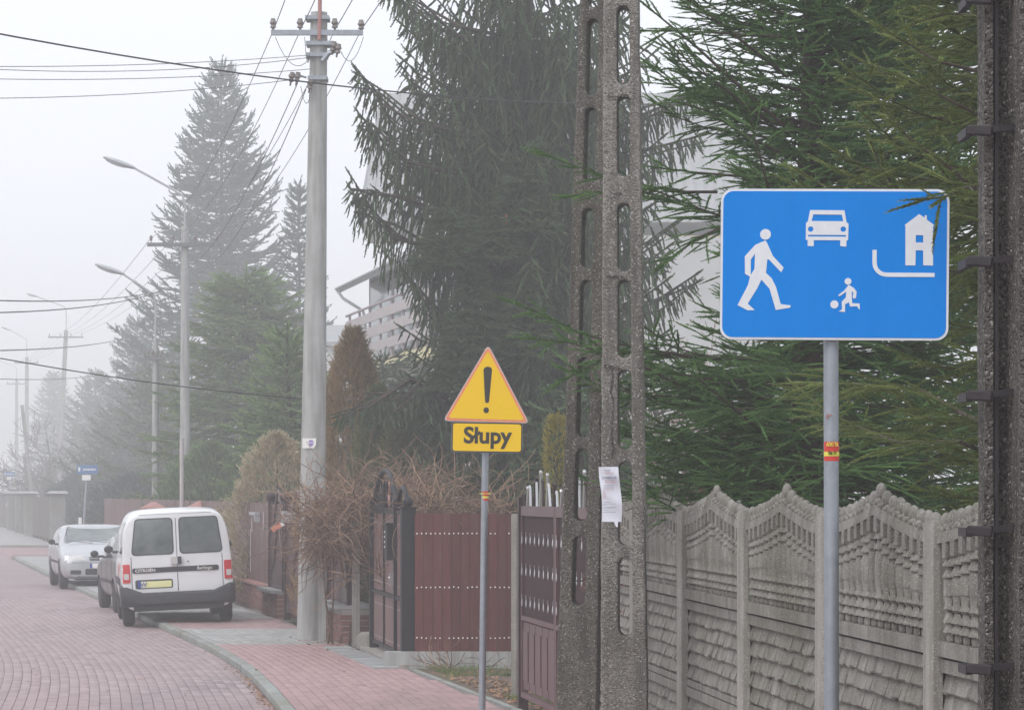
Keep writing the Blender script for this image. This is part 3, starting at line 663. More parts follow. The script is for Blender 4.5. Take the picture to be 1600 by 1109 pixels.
def extraB(pl, wood, rnd):
    bx, by = gx(1640, 12.7), 12.7
    def w(px, py, d): return at(px, py, d)-Vector((bx, by, 0))
    for P, sl, r0, dn in (
        ([w(1560, 300, 12.0), w(1520, 290, 11.5), w(1495, 296, 11.2), w(1478, 308, 11.12), w(1452, 310, 11.1), w(1430, 317, 11.1)], .05, .006, .6),
        ([w(1510, 292, 11.4), w(1480, 306, 11.15), w(1470, 312, 11.1), w(1466, 332, 11.1), w(1463, 352, 11.1)], .04, .005, .6),
        ([w(1600, 130, 12.4), w(1520, 110, 12.1), w(1460, 95, 12.0), w(1430, 75, 12.0), w(1390, 53, 12.0)], .40, .012, 1),
        ([w(1600, 330, 12.4), w(1530, 300, 12.1), w(1475, 255, 12.0), w(1420, 215, 12.0), w(1385, 175, 12.0)], .36, .012, 1),
        ([w(1600, 200, 12.4), w(1540, 185, 12.1), w(1470, 150, 12.0), w(1395, 115, 12.0)], .42, .012, 1),
        ([w(1600, 700, 12.6), w(1530, 660, 12.1), w(1440, 610, 12.4), w(1340, 600, 13.3), w(1250, 598, 14.3)], .40, .013, 1),
        ([w(1600, 730, 12.6), w(1500, 690, 12.1), w(1400, 690, 12.6), w(1300, 650, 13.8), w(1240, 600, 14.3)], .30, .012, 1),
        ([w(1600, 330, 12.4), w(1500, 340, 12.6), w(1420, 320, 13), w(1375, 260, 13), w(1360, 220, 13)], .34, .012, 1),
        ([w(1650, 60, 12.4), w(1560, 30, 12.1), w(1480, 20, 12.1), w(1420, 40, 12.1)], .36, .012, 1)):
        branch(pl, wood, P, sl, .06, .13, .22, dn == 1, r0=r0, rnd=rnd, s0=.06, dens=dn, tone=.8 if dn == 1 else .3)
r2, n2 = conifer('spruce_tree', 'paler olive spruce with drooping shoots half hidden by the dark poles at the right edge', 'tree', (gx(1640, 12.7), 12.7, 0), 7.2, 1.9, .85, 'needB', nb=8, dz=.18, sp=.13, stp=.056, slr=.38, rise=.35, droop=.55, tip=.3,
    hang=.3, pw=.5, tmpl=TB, seed=9, rt=.1, extra=extraB, rmin=.25, keep=lambda z, az, L: (z < 4.6 or random.random() < .25)*(.45 if z < 2.9 and math.cos(az) < -.2 else 1))
# dark young spruce filling the gap low behind the fence
r3, n3 = conifer('spruce_tree', 'dark spruce standing farther back between the two big ones', 'tree', (gx(1440, 20.5), 20.5, 0), 7.4, 1.9, 1.15, 'needA', nb=8, dz=.22, sp=.16, stp=.075, slr=.32, rise=.2, droop=.4, tip=.2,
    hang=.1, pw=.35, tmpl=TM2, seed=19, rt=.07, rmin=.25)
#print('near sprigs', n1, n2, n3)
# ------------------------------------------------------------ open brown metal gate beside the concrete pole
def leaf_gate():
    pf, pn = (gx(816, 27.0), 27.0), (gx(947, 22.6), 22.6)
    o, rz, L = frame_at(pf, pn, PZ); g = thing('metal_gate', 'dark brown two-leaf metal gate with shiny curled spikes behind the two-legged concrete pole', 'gate', o, rz)
    H = 1.90; zb = .88
    def leaf(x0, x1, wide):
        lf = link('gate_leaf', None, g, (x0, 0, 0)); w_ = x1-x0
        b = MB()
        b.b2((0, -.03, .12), (.05, .02, H)); b.b2((w_-.05, -.03, .12), (w_, .02, H)); b.b2((.051, -.03, H-.09), (w_-.051, .02, H)); b.b2((.051, -.03, zb-.04), (w_-.051, .02, zb)); b.b2((.051, -.03, .12), (w_-.051, .02, .17))
        b.build('gate_frame', 'bmetal2', lf)
        n = int((w_-.1)/.04); b = MB()
        vs = []
        for i in range(n+1):
            x = .051+(w_-.102)*i/n; y = -.005+(.012 if i % 2 else -.004); vs += [(x, y, zb+.001), (x, y, H-.091)]
        b.add(vs, [(2*i, 2*i+2, 2*i+3, 2*i+1) for i in range(n)]); b.build('ribbed_sheet', 'bmetal', lf)
        k = max(2, int(round(w_/.42))); pw_ = (w_-.1)/k
        for i in range(k):
            b = MB(); b.b2((.05+i*pw_+.015, -.012, .20), (.05+(i+1)*pw_-.015, .008, zb-.06)); b.b2((.05+i*pw_+.05, -.022, .28), (.05+(i+1)*pw_-.05, -.013, zb-.14)); b.build('lower_panel', 'bmetal2', lf)
        for zz, up in ((1.62, 1), (1.33, 0), (1.04, 1)):
            n = int((w_-.16)/.22)
            for i in range(n):
                x = .09+(w_-.18)*i/(n-1)
                b = MB(); b.lathe([(.003, -.075), (.010, -.055), (.008, -.02), (.004, 0)], (x, -.03, zz), 6); b.tube([(x-.012, -.03, zz+.04), (x-.004, -.034, zz+.01), (x, -.03, zz-.005)], .003, 4)
                b.build('spear_tip', 'shiny', lf)
        return lf
    leaf(.10, L*.47, 1); leaf(L*.47+.02, L-.08, 1)
    for x in (.04, L-.03):
        MB().box((x, 0, .98), (.09, .09, 2.0)).build('gate_post', 'bmetal', g)
    # curled spikes along the top: low, high, low
    n = 22
    for i in range(n):
        u = i/(n-1); x = .2+(L-.4)*u; h = .10+.20*abs(math.sin(u*PI*2))*(1 if i % 2 else .62); lean = .05+.13*(1 if i % 5 == 3 else 0)
        b = MB(); P = [(x+lean*(j/7)*(1 if i % 2 else -.5), -.01, H+h*j/7) for j in range(8)]
        P += [(P[-1][0]-.02, -.012, H+h+.012), (P[-1][0]-.03, -.012, H+h-.01)]
        b.tube(P, .015 if i % 2 else .012, 6); b.build('spike', 'shiny' if i % 3 else 'bmetal', g)
    return g
leaf_gate()
# thin concrete post between the wooden fence and the gate
b = MB(); b.box((0, 0, 1.0), (.075, .10, 2.0)); b.box((0, -.055, .98), (.02, .01, 1.9)); b.box((0, 0, 2.008), (.065, .09, .015))
tag(b.build('concrete_post', 'fpost', None, loc=(gx(804.5, 28.4), 28.4, -.12)), 'slim light concrete post standing left of the dark brown metal gate', 'post')
# ------------------------------------------------------------ plank fence facing the camera
dw = 33.5; x0, x1 = gx(648, dw), gx(803, dw); z0, z1 = 2.1-(1017-HZ)*dw/F, 2.1-(802-HZ)*dw/F
wf = thing('plank_fence', 'reddish brown plank fence with rows of white screw heads facing the camera', 'fence', (x0, dw, PZ))
n = 12; pw_ = (x1+.45-x0)/15; i = 0
plm = MB().box((0, 0, 0), (pw_-.005, .022, z1-z0)).mesh('plank', 'plank')
for i in range(15):
    link('plank', plm, wf, (pw_*(i+.5), random.uniform(-.003, .003), (z0+z1)/2-PZ+random.gauss(0, .002)))
nm = MB().lathe([(.0095, 0), (.009, .003), (.004, .005)], (0, 0, 0), 6, ax='y').mesh('screw_head', 'nail')
for zz in (833, 917, 996):
    z = 2.1-(zz-HZ)*dw/F-PZ
    for i in range(15):
        for k in (-.25, .25):
            if random.random() < .06: continue
            q = link('screw_head', nm, wf, (pw_*(i+.5+k), -.018, z+random.gauss(0, .002))); q.rotation_euler = (0, 0, 0)
MB().b2((0, .013, z0-PZ+.01), (pw_*15, .02, z1-PZ-.01)).build('gap_darkening_sheet', 'bmetal', wf)  # dark sheet added behind the planks so no brightness shows through the gaps
for zz in (1.55, .9, .3): MB().box((1.0, .035, zz), (2.2, .04, .08)).build('back_rail', 'plank2', wf)
b = MB(); b.b2((-.35, -.10, -.16), (2.6, .12, z0-PZ-.001)); o = b.build('concrete_base', 'smoothc', wf)
tag(MB().box((0, 0, 0), (.11, .11, .19), taper=.9).box((0, 0, .1), (.09, .09, .02)).build('garden_post_top', 'fpost', None, loc=(gx(713, 35), 35, 2.1+(HZ-790)*35/F)), 'small weathered concrete post cap peeping over the plank fence', 'post')
b = MB(); b.box((0, 0, .95), (.1, .1, 1.9)); b.build('post', 'fpost', bpy.data.objects['garden_post_top']).location = (0, 0, -2.03)
# ------------------------------------------------------------ black framed gate with arched top and letter box
def arch_gate():
    pf, pn = (gx(584, 37.3), 37.3), (gx(639, 33.5), 33.5)
    o, rz, L = frame_at(pf, pn, PZ); g = thing('garden_gate', 'tall black framed gate with brown boards, arched crown, ball finials and a letter box', 'gate', o, rz)
    H = 1.84
    def post(x, w_, h, nm='gate_post'):
        p = MB().box((x, 0, h/2), (w_, w_, h)).build(nm, 'blackm', g); MB().box((x, 0, h+.01), (w_*1.2, w_*1.2, .02)).ball((x, 0, h+.075), .062, 12, 8).build('finial', 'blackm', p, True)
    post(.06, .12, H); xm = L*.70; post(xm, .10, H); post(L-.09, .17, H)
    def panel(a, b_, nb_, zz0=.1):
        f = MB(); f.b2((a, -.03, H-.07), (b_, .03, H-.03)); f.b2((a, -.03, .10), (b_, .03, .14)); f.b2((a, -.035, .74), (b_, .03, .79)); 
        f.build('gate_frame', 'blackm', g)
        w_ = (b_-a)/nb_
        for i in range(nb_):
            for (za, zb) in ((.145, .735), (.795, H-.075)):
                MB().b2((a+w_*i+.004, -.012, za), (a+w_*(i+1)-.004, .012, zb)).build('board', 'plank2', g)
        for zz in (.2, .62, .9, H-.2):
            MB().b2((a+.01, -.0145, zz), (b_-.01, -.0125, zz+.006)).build('rivet_line', 'board', g)
    panel(.12, xm*.52-.02, 3); panel(xm*.52+.02, xm-.05, 3); panel(xm+.05, L-.18, 2)
    MB().b2((xm*.52-.018, -.034, .1), (xm*.52+.018, .034, H+.30)).build('middle_bar', 'blackm', g)
    MB().b2((.1, -.03, H-.025), (xm-.05, .03, H+.0)).build('top_rail', 'blackm', g)
    def arch(a, b_, h, r, nm='arch'):
        P = []
        for i in range(15):
            t = i/14; x = a+(b_-a)*t; z = H+.02+h*(1-abs(2*t-1)**2.2); P.append((x, 0, z))
        b = MB(); b.tube(P, r, 8); b.build(nm, 'blackm', g, True)
    arch(.06, xm, .44, .032); arch(xm, L-.09, .22, .03)
    for i in range(10):
        x = .2+(xm-.35)*i/9; t = x/xm; h = .40*(1-abs(2*t-1)**2.2)-.06
        b = MB(); P = [(x+.05*math.sin(j*1.2+i), .0, H+h*j/8) for j in range(9)]; b.tube(P, .011, 5)
        b.tube([(x+.05*math.cos(a), 0, H+.09+.05*math.sin(a)) for a in [k*PI/5 for k in range(9)]], .009, 5); b.build('scroll', 'blackm' if i != 6 else 'cap', g, True)
    lb = MB(); lb.box((xm-.22, -.075, 1.42), (.26, .09, .42)); lb.box((xm-.22, -.08, 1.645), (.30, .11, .03)); l_ = lb.build('letter_box', 'blackm', g)
    for k in range(4): MB().box((xm-.30+.0*k, -.124, 1.55-.06*k), (.05, .006, .025)).build('name_tag', 'nail', l_)
    MB().box((xm-.02, -.07, .98), (.03, .05, .16)).ball((xm-.05, -.09, 1.0), .02, 8, 5).build('handle', 'shiny', g)
    b = MB(); b.b2((-.2, -.16, -.10), (L+.1, .14, .03)); b.build('concrete_sill', 'fpost', g)
arch_gate()
# ------------------------------------------------------------ brick plinths
def brick_wall(name, pf, pn, h, label, cat, cop=True, y0=0, th=.25, copm='coping', ov=.04, group=None, zb=PZ):
    o, rz, L = frame_at(pf, pn, zb); g = thing(name, label, cat, o, rz, group)
    c = MB(); c.b2((0, .012, -.05), (L, th-.012, h)); c.build('mortar_core', 'mortar', g)
    rows = int(h/.077); bl, bh = .25, .065; k = 0; sing = []
    me = MB().box((0, 0, 0), (bl-.012, .12, bh)).mesh('brick', 'brick')
    mh = {}
    for r in range(rows):
        z = .012+bh/2+r*.077; x = -(bl/2 if r % 2 else 0)
        while x < L-.02:
            a = max(0, x); b_ = min(L, x+bl)
            if b_-a > .03:
                q = link('brick', me, g, ((a+b_)/2, .06+random.uniform(-.002, .003), z)); q.scale.x = (b_-a-.012)/(bl-.012)
            x += bl
        q = link('brick', me, g, (L-.06+.0015, th/2, z)); q.rotation_euler.z = PI/2; q.scale.x = (th-.02)/(bl-.012)
    if cop:
        n = max(1, int(round(L/.35)))
        for i in range(n):
            MB().box((L*(i+.5)/n, th/2-ov/2, h+.03), (L/n-.008, th+2*ov, .05)).build('coping_slab', copm, g)
    return g, L
def PX(d, off=0): return (propx(d)+off, d)
w1, L1 = brick_wall('brick_plinth', PX(62, .12), PX(48.3, .12), .42, 'long low red brick plinth under the brown board fence beside the white van', 'wall', copm='cap', ov=.02)
w2, L2 = brick_wall('brick_plinth', PX(48.2, -.02), PX(46.3, -.02), .40, 'short projecting red brick plinth with pale coping slabs under the wrought iron panel', 'wall', th=.42, ov=.06)
w3, L3 = brick_wall('brick_plinth', PX(40.9, -.02), PX(38.6, -.02), .46, 'red brick plinth with pale coping right of the concrete street pole', 'wall', th=.42, ov=.06)
# board fence on the long plinth
def board_fence(pf, pn, z0, z1, label, step, m='plank2', group=None, wid=None, name='board_fence', posts=2.4):
    o, rz, L = frame_at(pf, pn, PZ); g = thing(name, label, 'fence', o, rz, group); n = int(L/step)
    me = MB().box((0, 0, (z0+z1)/2), ((wid or step*.96), .02, z1-z0)).mesh('board', m)
    for i in range(n): link('board', me, g, (step*(i+.5), random.uniform(-.004, .004), random.gauss(0, .004)))
    MB().b2((0, .015, z1-.25), (L, .05, z1-.2)).build('rail', 'bmetal', g); MB().b2((0, .015, z0+.15), (L, .05, z0+.2)).build('rail', 'bmetal', g)
    k = int(L/posts)
    for i in range(k+1): MB().b2((i*L/max(1, k)-.03, .02, 0), (i*L/max(1, k)+.03, .08, z1+.02)).build('post', 'bmetal', g)
    return g, L
bf, L = board_fence(PX(62, .2), PX(48.3, .2), .47, 1.86, 'brown vertical board fence standing on the long red brick plinth', .16)
for x, z, h in ((L-2.9, 1.45, .25), (L-3.1, 1.0, .75), (L-1.2, 1.55, .3)):
    MB().box((x, -.03, z), (.05, .01, h)).build('white_strip', 'board', bf)
MB().box((L-2.3, -.06, 1.66), (.9, .08, .05)).box((L-1.9, -.06, 1.60), (.06, .1, .16)).build('bracket', 'lampg', bf)
# wrought iron panel and double gate
def iron(pf, pn, z0, H, label, cat, nleaf, name, wave=.30, arcs=True, rail0=None):
    o, rz, L = frame_at(pf, pn, PZ); g = thing(name, label, cat, o, rz)
    for i in range(nleaf):
        a = L*i/nleaf; b_ = L*(i+1)/nleaf; lf = link('gate_leaf' if cat == 'gate' else 'iron_panel', None, g)
        f = MB(); f.b2((a+.04, -.02, z0), (a+.08, .02, H)); f.b2((b_-.08, -.02, z0), (b_-.04, .02, H)); f.b2((a+.081, -.02, z0), (b_-.081, .02, z0+.04)); f.build('panel_frame', 'bmetal2', lf)
        MB().b2((a+.06, .005, z0+.02), (b_-.06, .015, H-.02)).build('sheet', 'mesh_', lf)
        def curve(zb, h, ph=0):
            P = []
            for j in range(17):
                t = j/16; P.append((a+.08+(b_-a-.16)*t, -.02, zb+h*math.exp(-((t-.62)/.27)**2)))
            b = MB(); b.tube(P, .018, 6); b.build('curved_bar', 'bmetal2', lf, True)
        curve(H-.42, .62); curve(z0+.3, .75)
        for j in range(9):
            b = MB(); x = a+.2+(b_-a-.4)*j/8; z = z0+.75+j*.06; b.tube([(x+.035*math.cos(t), -.02, z+.035*math.sin(t)) for t in [k*PI/4 for k in range(8)]], .006, 5); b.build('ring', 'bmetal2', lf)
    for x in ([0, L] if nleaf == 1 else [0, L/2-.0, L]):
        p = MB().b2((x-.05, -.05, 0 if cat == 'gate' else z0-.02), (x+.05, .05, H+.02)).build('post', 'bmetal', g); MB().box((x, 0, H+.03), (.13, .13, .02)).ball((x, 0, H+.10), .085, 12, 8).build('ball_finial', 'bmetal', p, True)
    return g, L
iron(PX(48.1, .12), PX(46.35, .12), .46, 1.86, 'narrow brown wrought iron panel with wave shaped bars on the short brick plinth', 'fence', 1, 'iron_fence')
ig, L = iron(PX(46.0, .12), PX(41.1, .12), .12, 1.86, 'brown double gate with wave shaped bars and ball finials behind the concrete street pole', 'gate', 2, 'iron_gate')
iron(PX(40.8, .12), PX(38.7, .12), .5, 1.8, 'dark wrought iron panel overgrown by the dry vine', 'fence', 1, 'iron_fence')
q = MB(); q.box((0, 0, 0), (.5, .16, .16)); q.box((.33, 0, -.02), (.14, .14, .12))
o = q.build('gate_sensor', 'lampg', None); o.location = (gx(458, 45.0), 45.0, 2.1+(HZ-808)*45/F); o.rotation_euler = (0, .1, .2); o.scale = (.7, .7, 1.1); tag(o, 'grey metal box fixed to the brown double gate near its top', 'box')
q = MB(); q.box((0, 0, 0), (.22, .05, .08)); o = q.build('warning_tape', 'redbox', None); o.location = (gx(434, 45.1), 45.1, 2.1+(HZ-822)*45.1/F); o.rotation_euler = (0, -.55, 0); tag(o, 'short orange and white marker sticking out of the brown double gate', 'marker')
MB().box((.08, -.027, 0), (.05, .006, .082)).build('white_band', 'nail', o)
# concrete posts and base in the vine gap
for px, dd, lab in ((556, 38.4, 'thin pale concrete post in the dry vine left of the black gate'), (541, 39.2, 'darker concrete post half covered by the dry vine next to the brick plinth')):
    b = MB(); b.box((0, 0, .85), (.10, .10, 1.7)); b.box((0, -.055, .85), (.03, .012, 1.66)); tag(b.build('concrete_post', 'fpost' if px == 556 else 'smoothc', None, loc=(gx(px, dd), dd, PZ-.05)), lab, 'post')
b = MB(); b.b2((0, 0, -.05), (.42, .8, .16)); b.b2((.02, .02, .16), (.40, .78, .18)); tag(b.build('concrete_curb', 'fpost', None, loc=(gx(560, 37.9), 37.5, PZ)), 'low concrete curb block at the foot of the dry vine beside the black gate', 'curb')
# ------------------------------------------------------------ perforated concrete poles
def ladder_leg(name, parent, p0, p1, w0, w1, th, slots, m='pole', yaw=0.0, steps=None):
    """rectangular leg from p0 (bottom) to p1 (top), centre lines; slots = list of (z0, z1, dx, width) through openings with round ends"""
    p0 = Vector(p0); p1 = Vector(p1); H = p1.z-p0.z; bm = bmesh.new()
    def W(z): return w0+(w1-w0)*z/H
    outer = []; NZ = 60
    # front outline polygon with holes by filling edge loops
    loops = []
    L_ = [(-W(H*i/NZ)/2+random.gauss(0, .0018), H*i/NZ) for i in range(NZ+1)]; R_ = [(W(H*i/NZ)/2+random.gauss(0, .0018), H*i/NZ) for i in range(NZ, -1, -1)]
    loops.append(L_+R_)
    for (a, b_, cx, ww) in slots:
        r = ww/2; pts = []
        for i in range(9): t = PI*i/8; pts.append((cx+r*math.cos(t), b_-r+r*math.sin(t)))
        for i in range(9): t = PI+PI*i/8; pts.append((cx+r*math.cos(t), a+r+r*math.sin(t)))
        loops.append(pts)
    es = []
    for lp in loops:
        vs = [bm.verts.new((x, -th/2, z)) for x, z in lp]; es += [bm.edges.new((vs[i], vs[(i+1) % len(vs)])) for i in range(len(vs))]
    r_ = bmesh.ops.triangle_fill(bm, edges=es, use_beauty=True, use_dissolve=False)
    fs = [f for f in bm.faces]
    ex = bmesh.ops.extrude_face_region(bm, geom=fs); vv = [v for v in ex['geom'] if isinstance(v, bmesh.types.BMVert)]
    bmesh.ops.translate(bm, verts=vv, vec=(0, th, 0)); bmesh.ops.recalc_face_normals(bm, faces=bm.faces)
    # chamfered look: bevel the outer long edges
    me = bpy.data.meshes.new(name); bm.to_mesh(me); bm.free(); me.materials.append(MT[m])
    o = link(name, me, parent); d = (p1-p0); o.location = p0-(parent.location if parent else Vector())
    o.rotation_euler = (Vector((0, 0, 1)).rotation_difference(d).to_matrix() @ Matrix.Rotation(yaw, 3, 'Z')).to_euler()
    bv = o.modifiers.new('edge', 'BEVEL'); bv.width = .012; bv.segments = 2; bv.limit_method = 'ANGLE'; bv.angle_limit = math.radians(60)
    return o
ap = thing('concrete_utility_pole', 'two-legged pebbly concrete utility pole with rows of round-ended slots and a paper notice', 'pole', (gx(975, 16.3), 16.3, PZ))
def legslots(ys, d, zbase, dx, w0_, w1_, H):
    out_ = []
    for ya, yb in ys:
        za = EYE+(HZ-yb)*d/F-zbase; zb = EYE+(HZ-ya)*d/F-zbase; zm = (za+zb)/2; out_.append((za, zb, dx, w0_+(w1_-w0_)*zm/H))
    return out_
dR, dL = 16.3, 18.0; zt = 9.2
ysR = [(870, 992), (722, 851), (579, 703), (439, 560), (320, 426), (152, 278), (13, 136), (-128, -4), (-270, -146), (-410, -290), (-550, -430), (-690, -570), (-830, -710)]
ysL = [(836, 944), (701, 813), (560, 683), (441, 545), (330, 422), (174, 289), (38, 156), (-94, 20), (-230, -112), (-364, -250), (-500, -386), (-640, -520), (-780, -660)]
def edge_x(xa, ya, xb, yb, d, z): # linear in y extrapolation of a pixel line to height z
    y = HZ-(z-EYE)*F/d; return gx(xa+(xb-xa)*(y-ya)/(yb-ya), d)
cR = lambda z: (edge_x(944, 0, 940, 1000, dR, z)+edge_x(999, 0, 1011, 1000, dR, z))/2
wR = lambda z: edge_x(999, 0, 1011, 1000, dR, z)-edge_x(944, 0, 940, 1000, dR, z)
cL = lambda z: (edge_x(915, 0, 876, 1000, dL, z)+edge_x(946, 0, 935, 1000, dL, z))/2
wL = lambda z: edge_x(947, 0, 935, 1000, dL, z)-edge_x(913, 0, 876, 1000, dL, z)
legR = ladder_leg('leg', ap, (cR(0), dR, 0), (cR(zt), dR, zt), wR(0), wR(zt)*.98, .18, legslots(ysR, dR, 0, .012, .085, .06, zt), yaw=-.10)
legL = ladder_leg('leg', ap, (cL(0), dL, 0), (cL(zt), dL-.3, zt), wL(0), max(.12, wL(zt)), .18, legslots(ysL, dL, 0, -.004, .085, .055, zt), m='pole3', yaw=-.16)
MB().box((cR(zt-.4)*.5+cL(zt-.4)*.5-ap.location.x, .8, zt-.4-PZ), (.5, 1.4, .12)).build('top_tie', 'smoothc', ap)
MB().box((cR(zt)-.1-ap.location.x, 0, zt-PZ-.3), (1.8, .1, .1)).build('crossarm', 'steel', ap)
for k in range(4):
    MB().lathe([(.02, 0), (.05, .03), (.035, .06), (.05, .09), (.02, .13)], (cR(zt)-.1-.75+.5*k-ap.location.x, 0, zt-PZ-.25)).build('insulator', 'porc', ap, True)
# cracks on the front leg
def crack(pts, d, r, nm='crack'):
    b = MB(); n = len(pts); P = [at(x, y, d) for x, y in pts]
    for i in range(n-1):
        m_ = P[i].lerp(P[i+1], .5)+Vector((random.gauss(0, .004), 0, random.gauss(0, .002))); b.tube([P[i], m_, P[i+1]], [r*random.uniform(.5, 1.2), r*random.uniform(.6, 1.6), r*.7], 4)
    o = b.build(nm, 'pole2', ap); o.location = -ap.location
crack([(955, 570), (957, 590), (954, 612), (958, 635), (956, 660), (957, 690), (955, 715)], dR-.088, .006)
crack([(946, 430), (956, 432), (966, 431), (978, 435), (990, 432)], dR-.088, .006); crack([(948, 150), (968, 150), (996, 151)], dR-.088, .004)
crack([(953, 300), (962, 302), (972, 304)], dR-.088, .005); crack([(944, 570), (960, 574), (972, 578)], dR-.088, .006)
crack([(890, 905), (900, 907), (914, 906), (930, 905)], dL-.09, .008); crack([(884, 850), (882, 880), (881, 905), (879, 935)], dL-.09, .005); crack([(888, 690), (905, 689), (925, 690)], dL-.09, .007)
# paper notice
n = thing('paper_notice', 'white printed paper notice taped to the front leg of the concrete pole', 'notice', at(954, 772, 16.16))
b = MB(); w_, h_ = 31*16.1/F, 86*16.1/F; NX, NY = 6, 14
vs = [((i/NX-.5)*w_+.006*math.sin(j*.35)-.012*(j/NY-.5), -.004-.010*math.sin(i/NX*PI)*.6-.008*math.sin(j*.9+i*.7), (j/NY-.5)*h_) for j in range(NY+1) for i in range(NX+1)]
vs2 = [(x, y+.0015, z) for x, y, z in vs]; k = len(vs); f = [(j*(NX+1)+i, j*(NX+1)+i+1, (j+1)*(NX+1)+i+1, (j+1)*(NX+1)+i) for j in range(NY) for i in range(NX)]
b.add(vs+vs2, f+[tuple(q+k for q in reversed(t)) for t in f]); b.build('sheet_of_paper', 'paper', n, True, 60)
b = MB(); b.add([(.012, -.01, -h_/2+.01), (.042, -.012, -h_/2+.012), (.04, -.014, -h_/2-.03), (.03, -.012, -h_/2-.028)], [(0, 1, 2, 3)]); b.add([(.012, -.006, -h_/2+.01), (.042, -.008, -h_/2+.012), (.04, -.01, -h_/2-.03), (.03, -.008, -h_/2-.028)], [(3, 2, 1, 0)]); b.build('paper_tail', 'paper', n)
text('ZAMIENIE', .019, 'ink', n, (-.008, -.026, .092), weight=.0005); text('28.4.2013', .015, 'inkr', n, (-.004, -.026, .068))
ln = MB()
for z, a, b_, in ((.137, -.04, .0), (.131, -.035, -.005), (.080, -.038, .02), (.050, -.04, .018), (.043, -.04, .015), (.036, -.038, .02), (-.045, -.045, .0), (-.053, -.045, .03), (-.060, -.045, -.02), (-.072, -.045, .03), (-.079, -.045, .01), (-.090, -.045, -.01), (-.1, -.045, .03)): ln.b2((a, -.0255, z-.001), (b_, -.0245, z+.001))
ln.build('printed_lines', 'ink', n); ln = MB()
for z in (.12, .026, .01, .0, -.01, -.02): ln.b2((-.042, -.0255, z-.001), (-.028 if z < .02 else .02, -.0245, z+.001))
ln.build('printed_lines', 'inkr', n)
# ------------------------------------------------------------ dark poles with iron straps at the right edge
dp = thing('concrete_utility_pole', 'dark mossy pair of concrete poles bound with black iron straps at the right edge', 'pole', (gx(1575, 9.75), 9.75, PZ-.05))
def ibeam(px0, px1, d, th, parent, nm, tz=.02):
    a, b_ = gx(px0, d), gx(px1, d); w_ = b_-a; b = MB(); c = (a+b_)/2-parent.location.x; n = 40; H = 6.5
    e = w_/2; fl = w_*.27; web = th*.3
    prof = [(-e, -th/2), (-e+fl*.9, -th/2), (-e+fl, -th/2+.008), (-e+fl+.006, -th*.12), (e-fl-.006, -th*.12), (e-fl, -th/2+.008), (e-fl*.9, -th/2), (e, -th/2), (e, th/2), (-e, th/2)]
    vs = []; m = len(prof)
    for i in range(n+1):
        z = H*i/n
        for x, y in prof: vs.append((c+x*(1-.01*z/H)+random.gauss(0, .0016), y+d-parent.location.y+random.gauss(0, .0016), z))
    fs = [(i*m+j, i*m+(j+1) % m, (i+1)*m+(j+1) % m, (i+1)*m+j) for i in range(n) for j in range(m)]+[tuple(range(m-1, -1, -1)), tuple(n*m+j for j in range(m))]
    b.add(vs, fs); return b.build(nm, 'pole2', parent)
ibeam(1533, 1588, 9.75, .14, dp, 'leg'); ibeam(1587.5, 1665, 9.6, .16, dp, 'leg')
rc = MB()
rc.box((gx(1556, 9.7)-dp.location.x, -.055, 3.2), (.012, .03, 6.4)); rc.build('groove_rib', 'clamp', dp)
for y in (4, 208, 411, 619, 829, 1043, 1250):
    z = 2.1+(HZ-y)*9.7/F-dp.location.z; xl, xr = gx(1514, 9.6)-dp.location.x, gx(1592, 9.6)-dp.location.x
    xm = gx(1553, 9.6)-dp.location.x; a = math.radians(4)
    R_ = Matrix.Rotation(a, 3, 'Y') @ Matrix.Rotation(math.radians(-14), 3, 'Z')
    b = MB(); b.box(((xl+xm)/2, -.115, z), (xm-xl, .034, .034), R_)
    q = b.build('iron_strap', 'clamp', dp); bv = q.modifiers.new('e', 'BEVEL'); bv.width = .005; bv.segments = 2
    q2 = MB().box(((xm+xr)/2+.005, -.098, z+.010), (xr-xm+.03, .02, .022), Matrix.Rotation(math.radians(-4), 3, 'Y')).build('strap_bar', 'clamp', q)
    MB().box((xl+.006, -.03, z-.004), (.022, .17, .030)).build('strap_hook', 'clamp', q)
# ------------------------------------------------------------ round street pole with crossarm
D4 = 39.6
sp_ = thing('street_pole', 'tall round concrete street pole with a crossarm, insulators and a dry vine at its foot', 'pole', (gx(486, D4), D4, PZ-.1))
H = 2.1+(HZ-20)*D4/F-sp_.location.z; b = MB(); n = 24
b.tube([(.10*(i/n)*1.1, 0, H*i/n) for i in range(n+1)], [.198-.085*(i/n)+(.004 if i == n-1 else 0) for i in range(n+1)], 20)
b.build('shaft', 'smoothc', sp_, True)
topx = .11
MB().box((.155, -.10, 1.1), (.13, .12, 2.1)).box((.155, -.10, 2.2), (.10, .09, .2)).build('cable_duct', 'smoothc', sp_)
def zz(y): return 2.1+(HZ-y)*D4/F-sp_.location.z
def xx(px): return gx(px, D4)-sp_.location.x
MB().b2((xx(425), -.17, zz(58)), (xx(484), -.11, zz(50))).b2((xx(484), -.17, zz(58)), (xx(568), -.11, zz(50))).build('crossarm', 'steel', sp_)
for y, x0_, x1_ in ((30, 478, 515), (70, 479, 520), (88, 479, 512), (124, 482, 512)):
    MB().b2((xx(x0_), -.16, zz(y+3)), (xx(x1_), .16, zz(y-3))).build('clamp_band', 'steel', sp_)
MB().tube([(xx(500), -.16, zz(66)), (xx(501), -.16, zz(20)), (xx(501), -.16, zz(-60))], .028, 8).build('riser_pipe', 'cap', sp_)
ins = MB().lathe([(.012, -.05), (.014, 0), (.045, .02), (.028, .05), (.05, .08), (.036, .11), (.03, .14)], n=10).mesh('insulator', 'porc', True)
for px, y in ((428, 48), (470, 48), (524, 48), (565, 50)): link('insulator', ins, sp_, (xx(px), -.14, zz(y)))
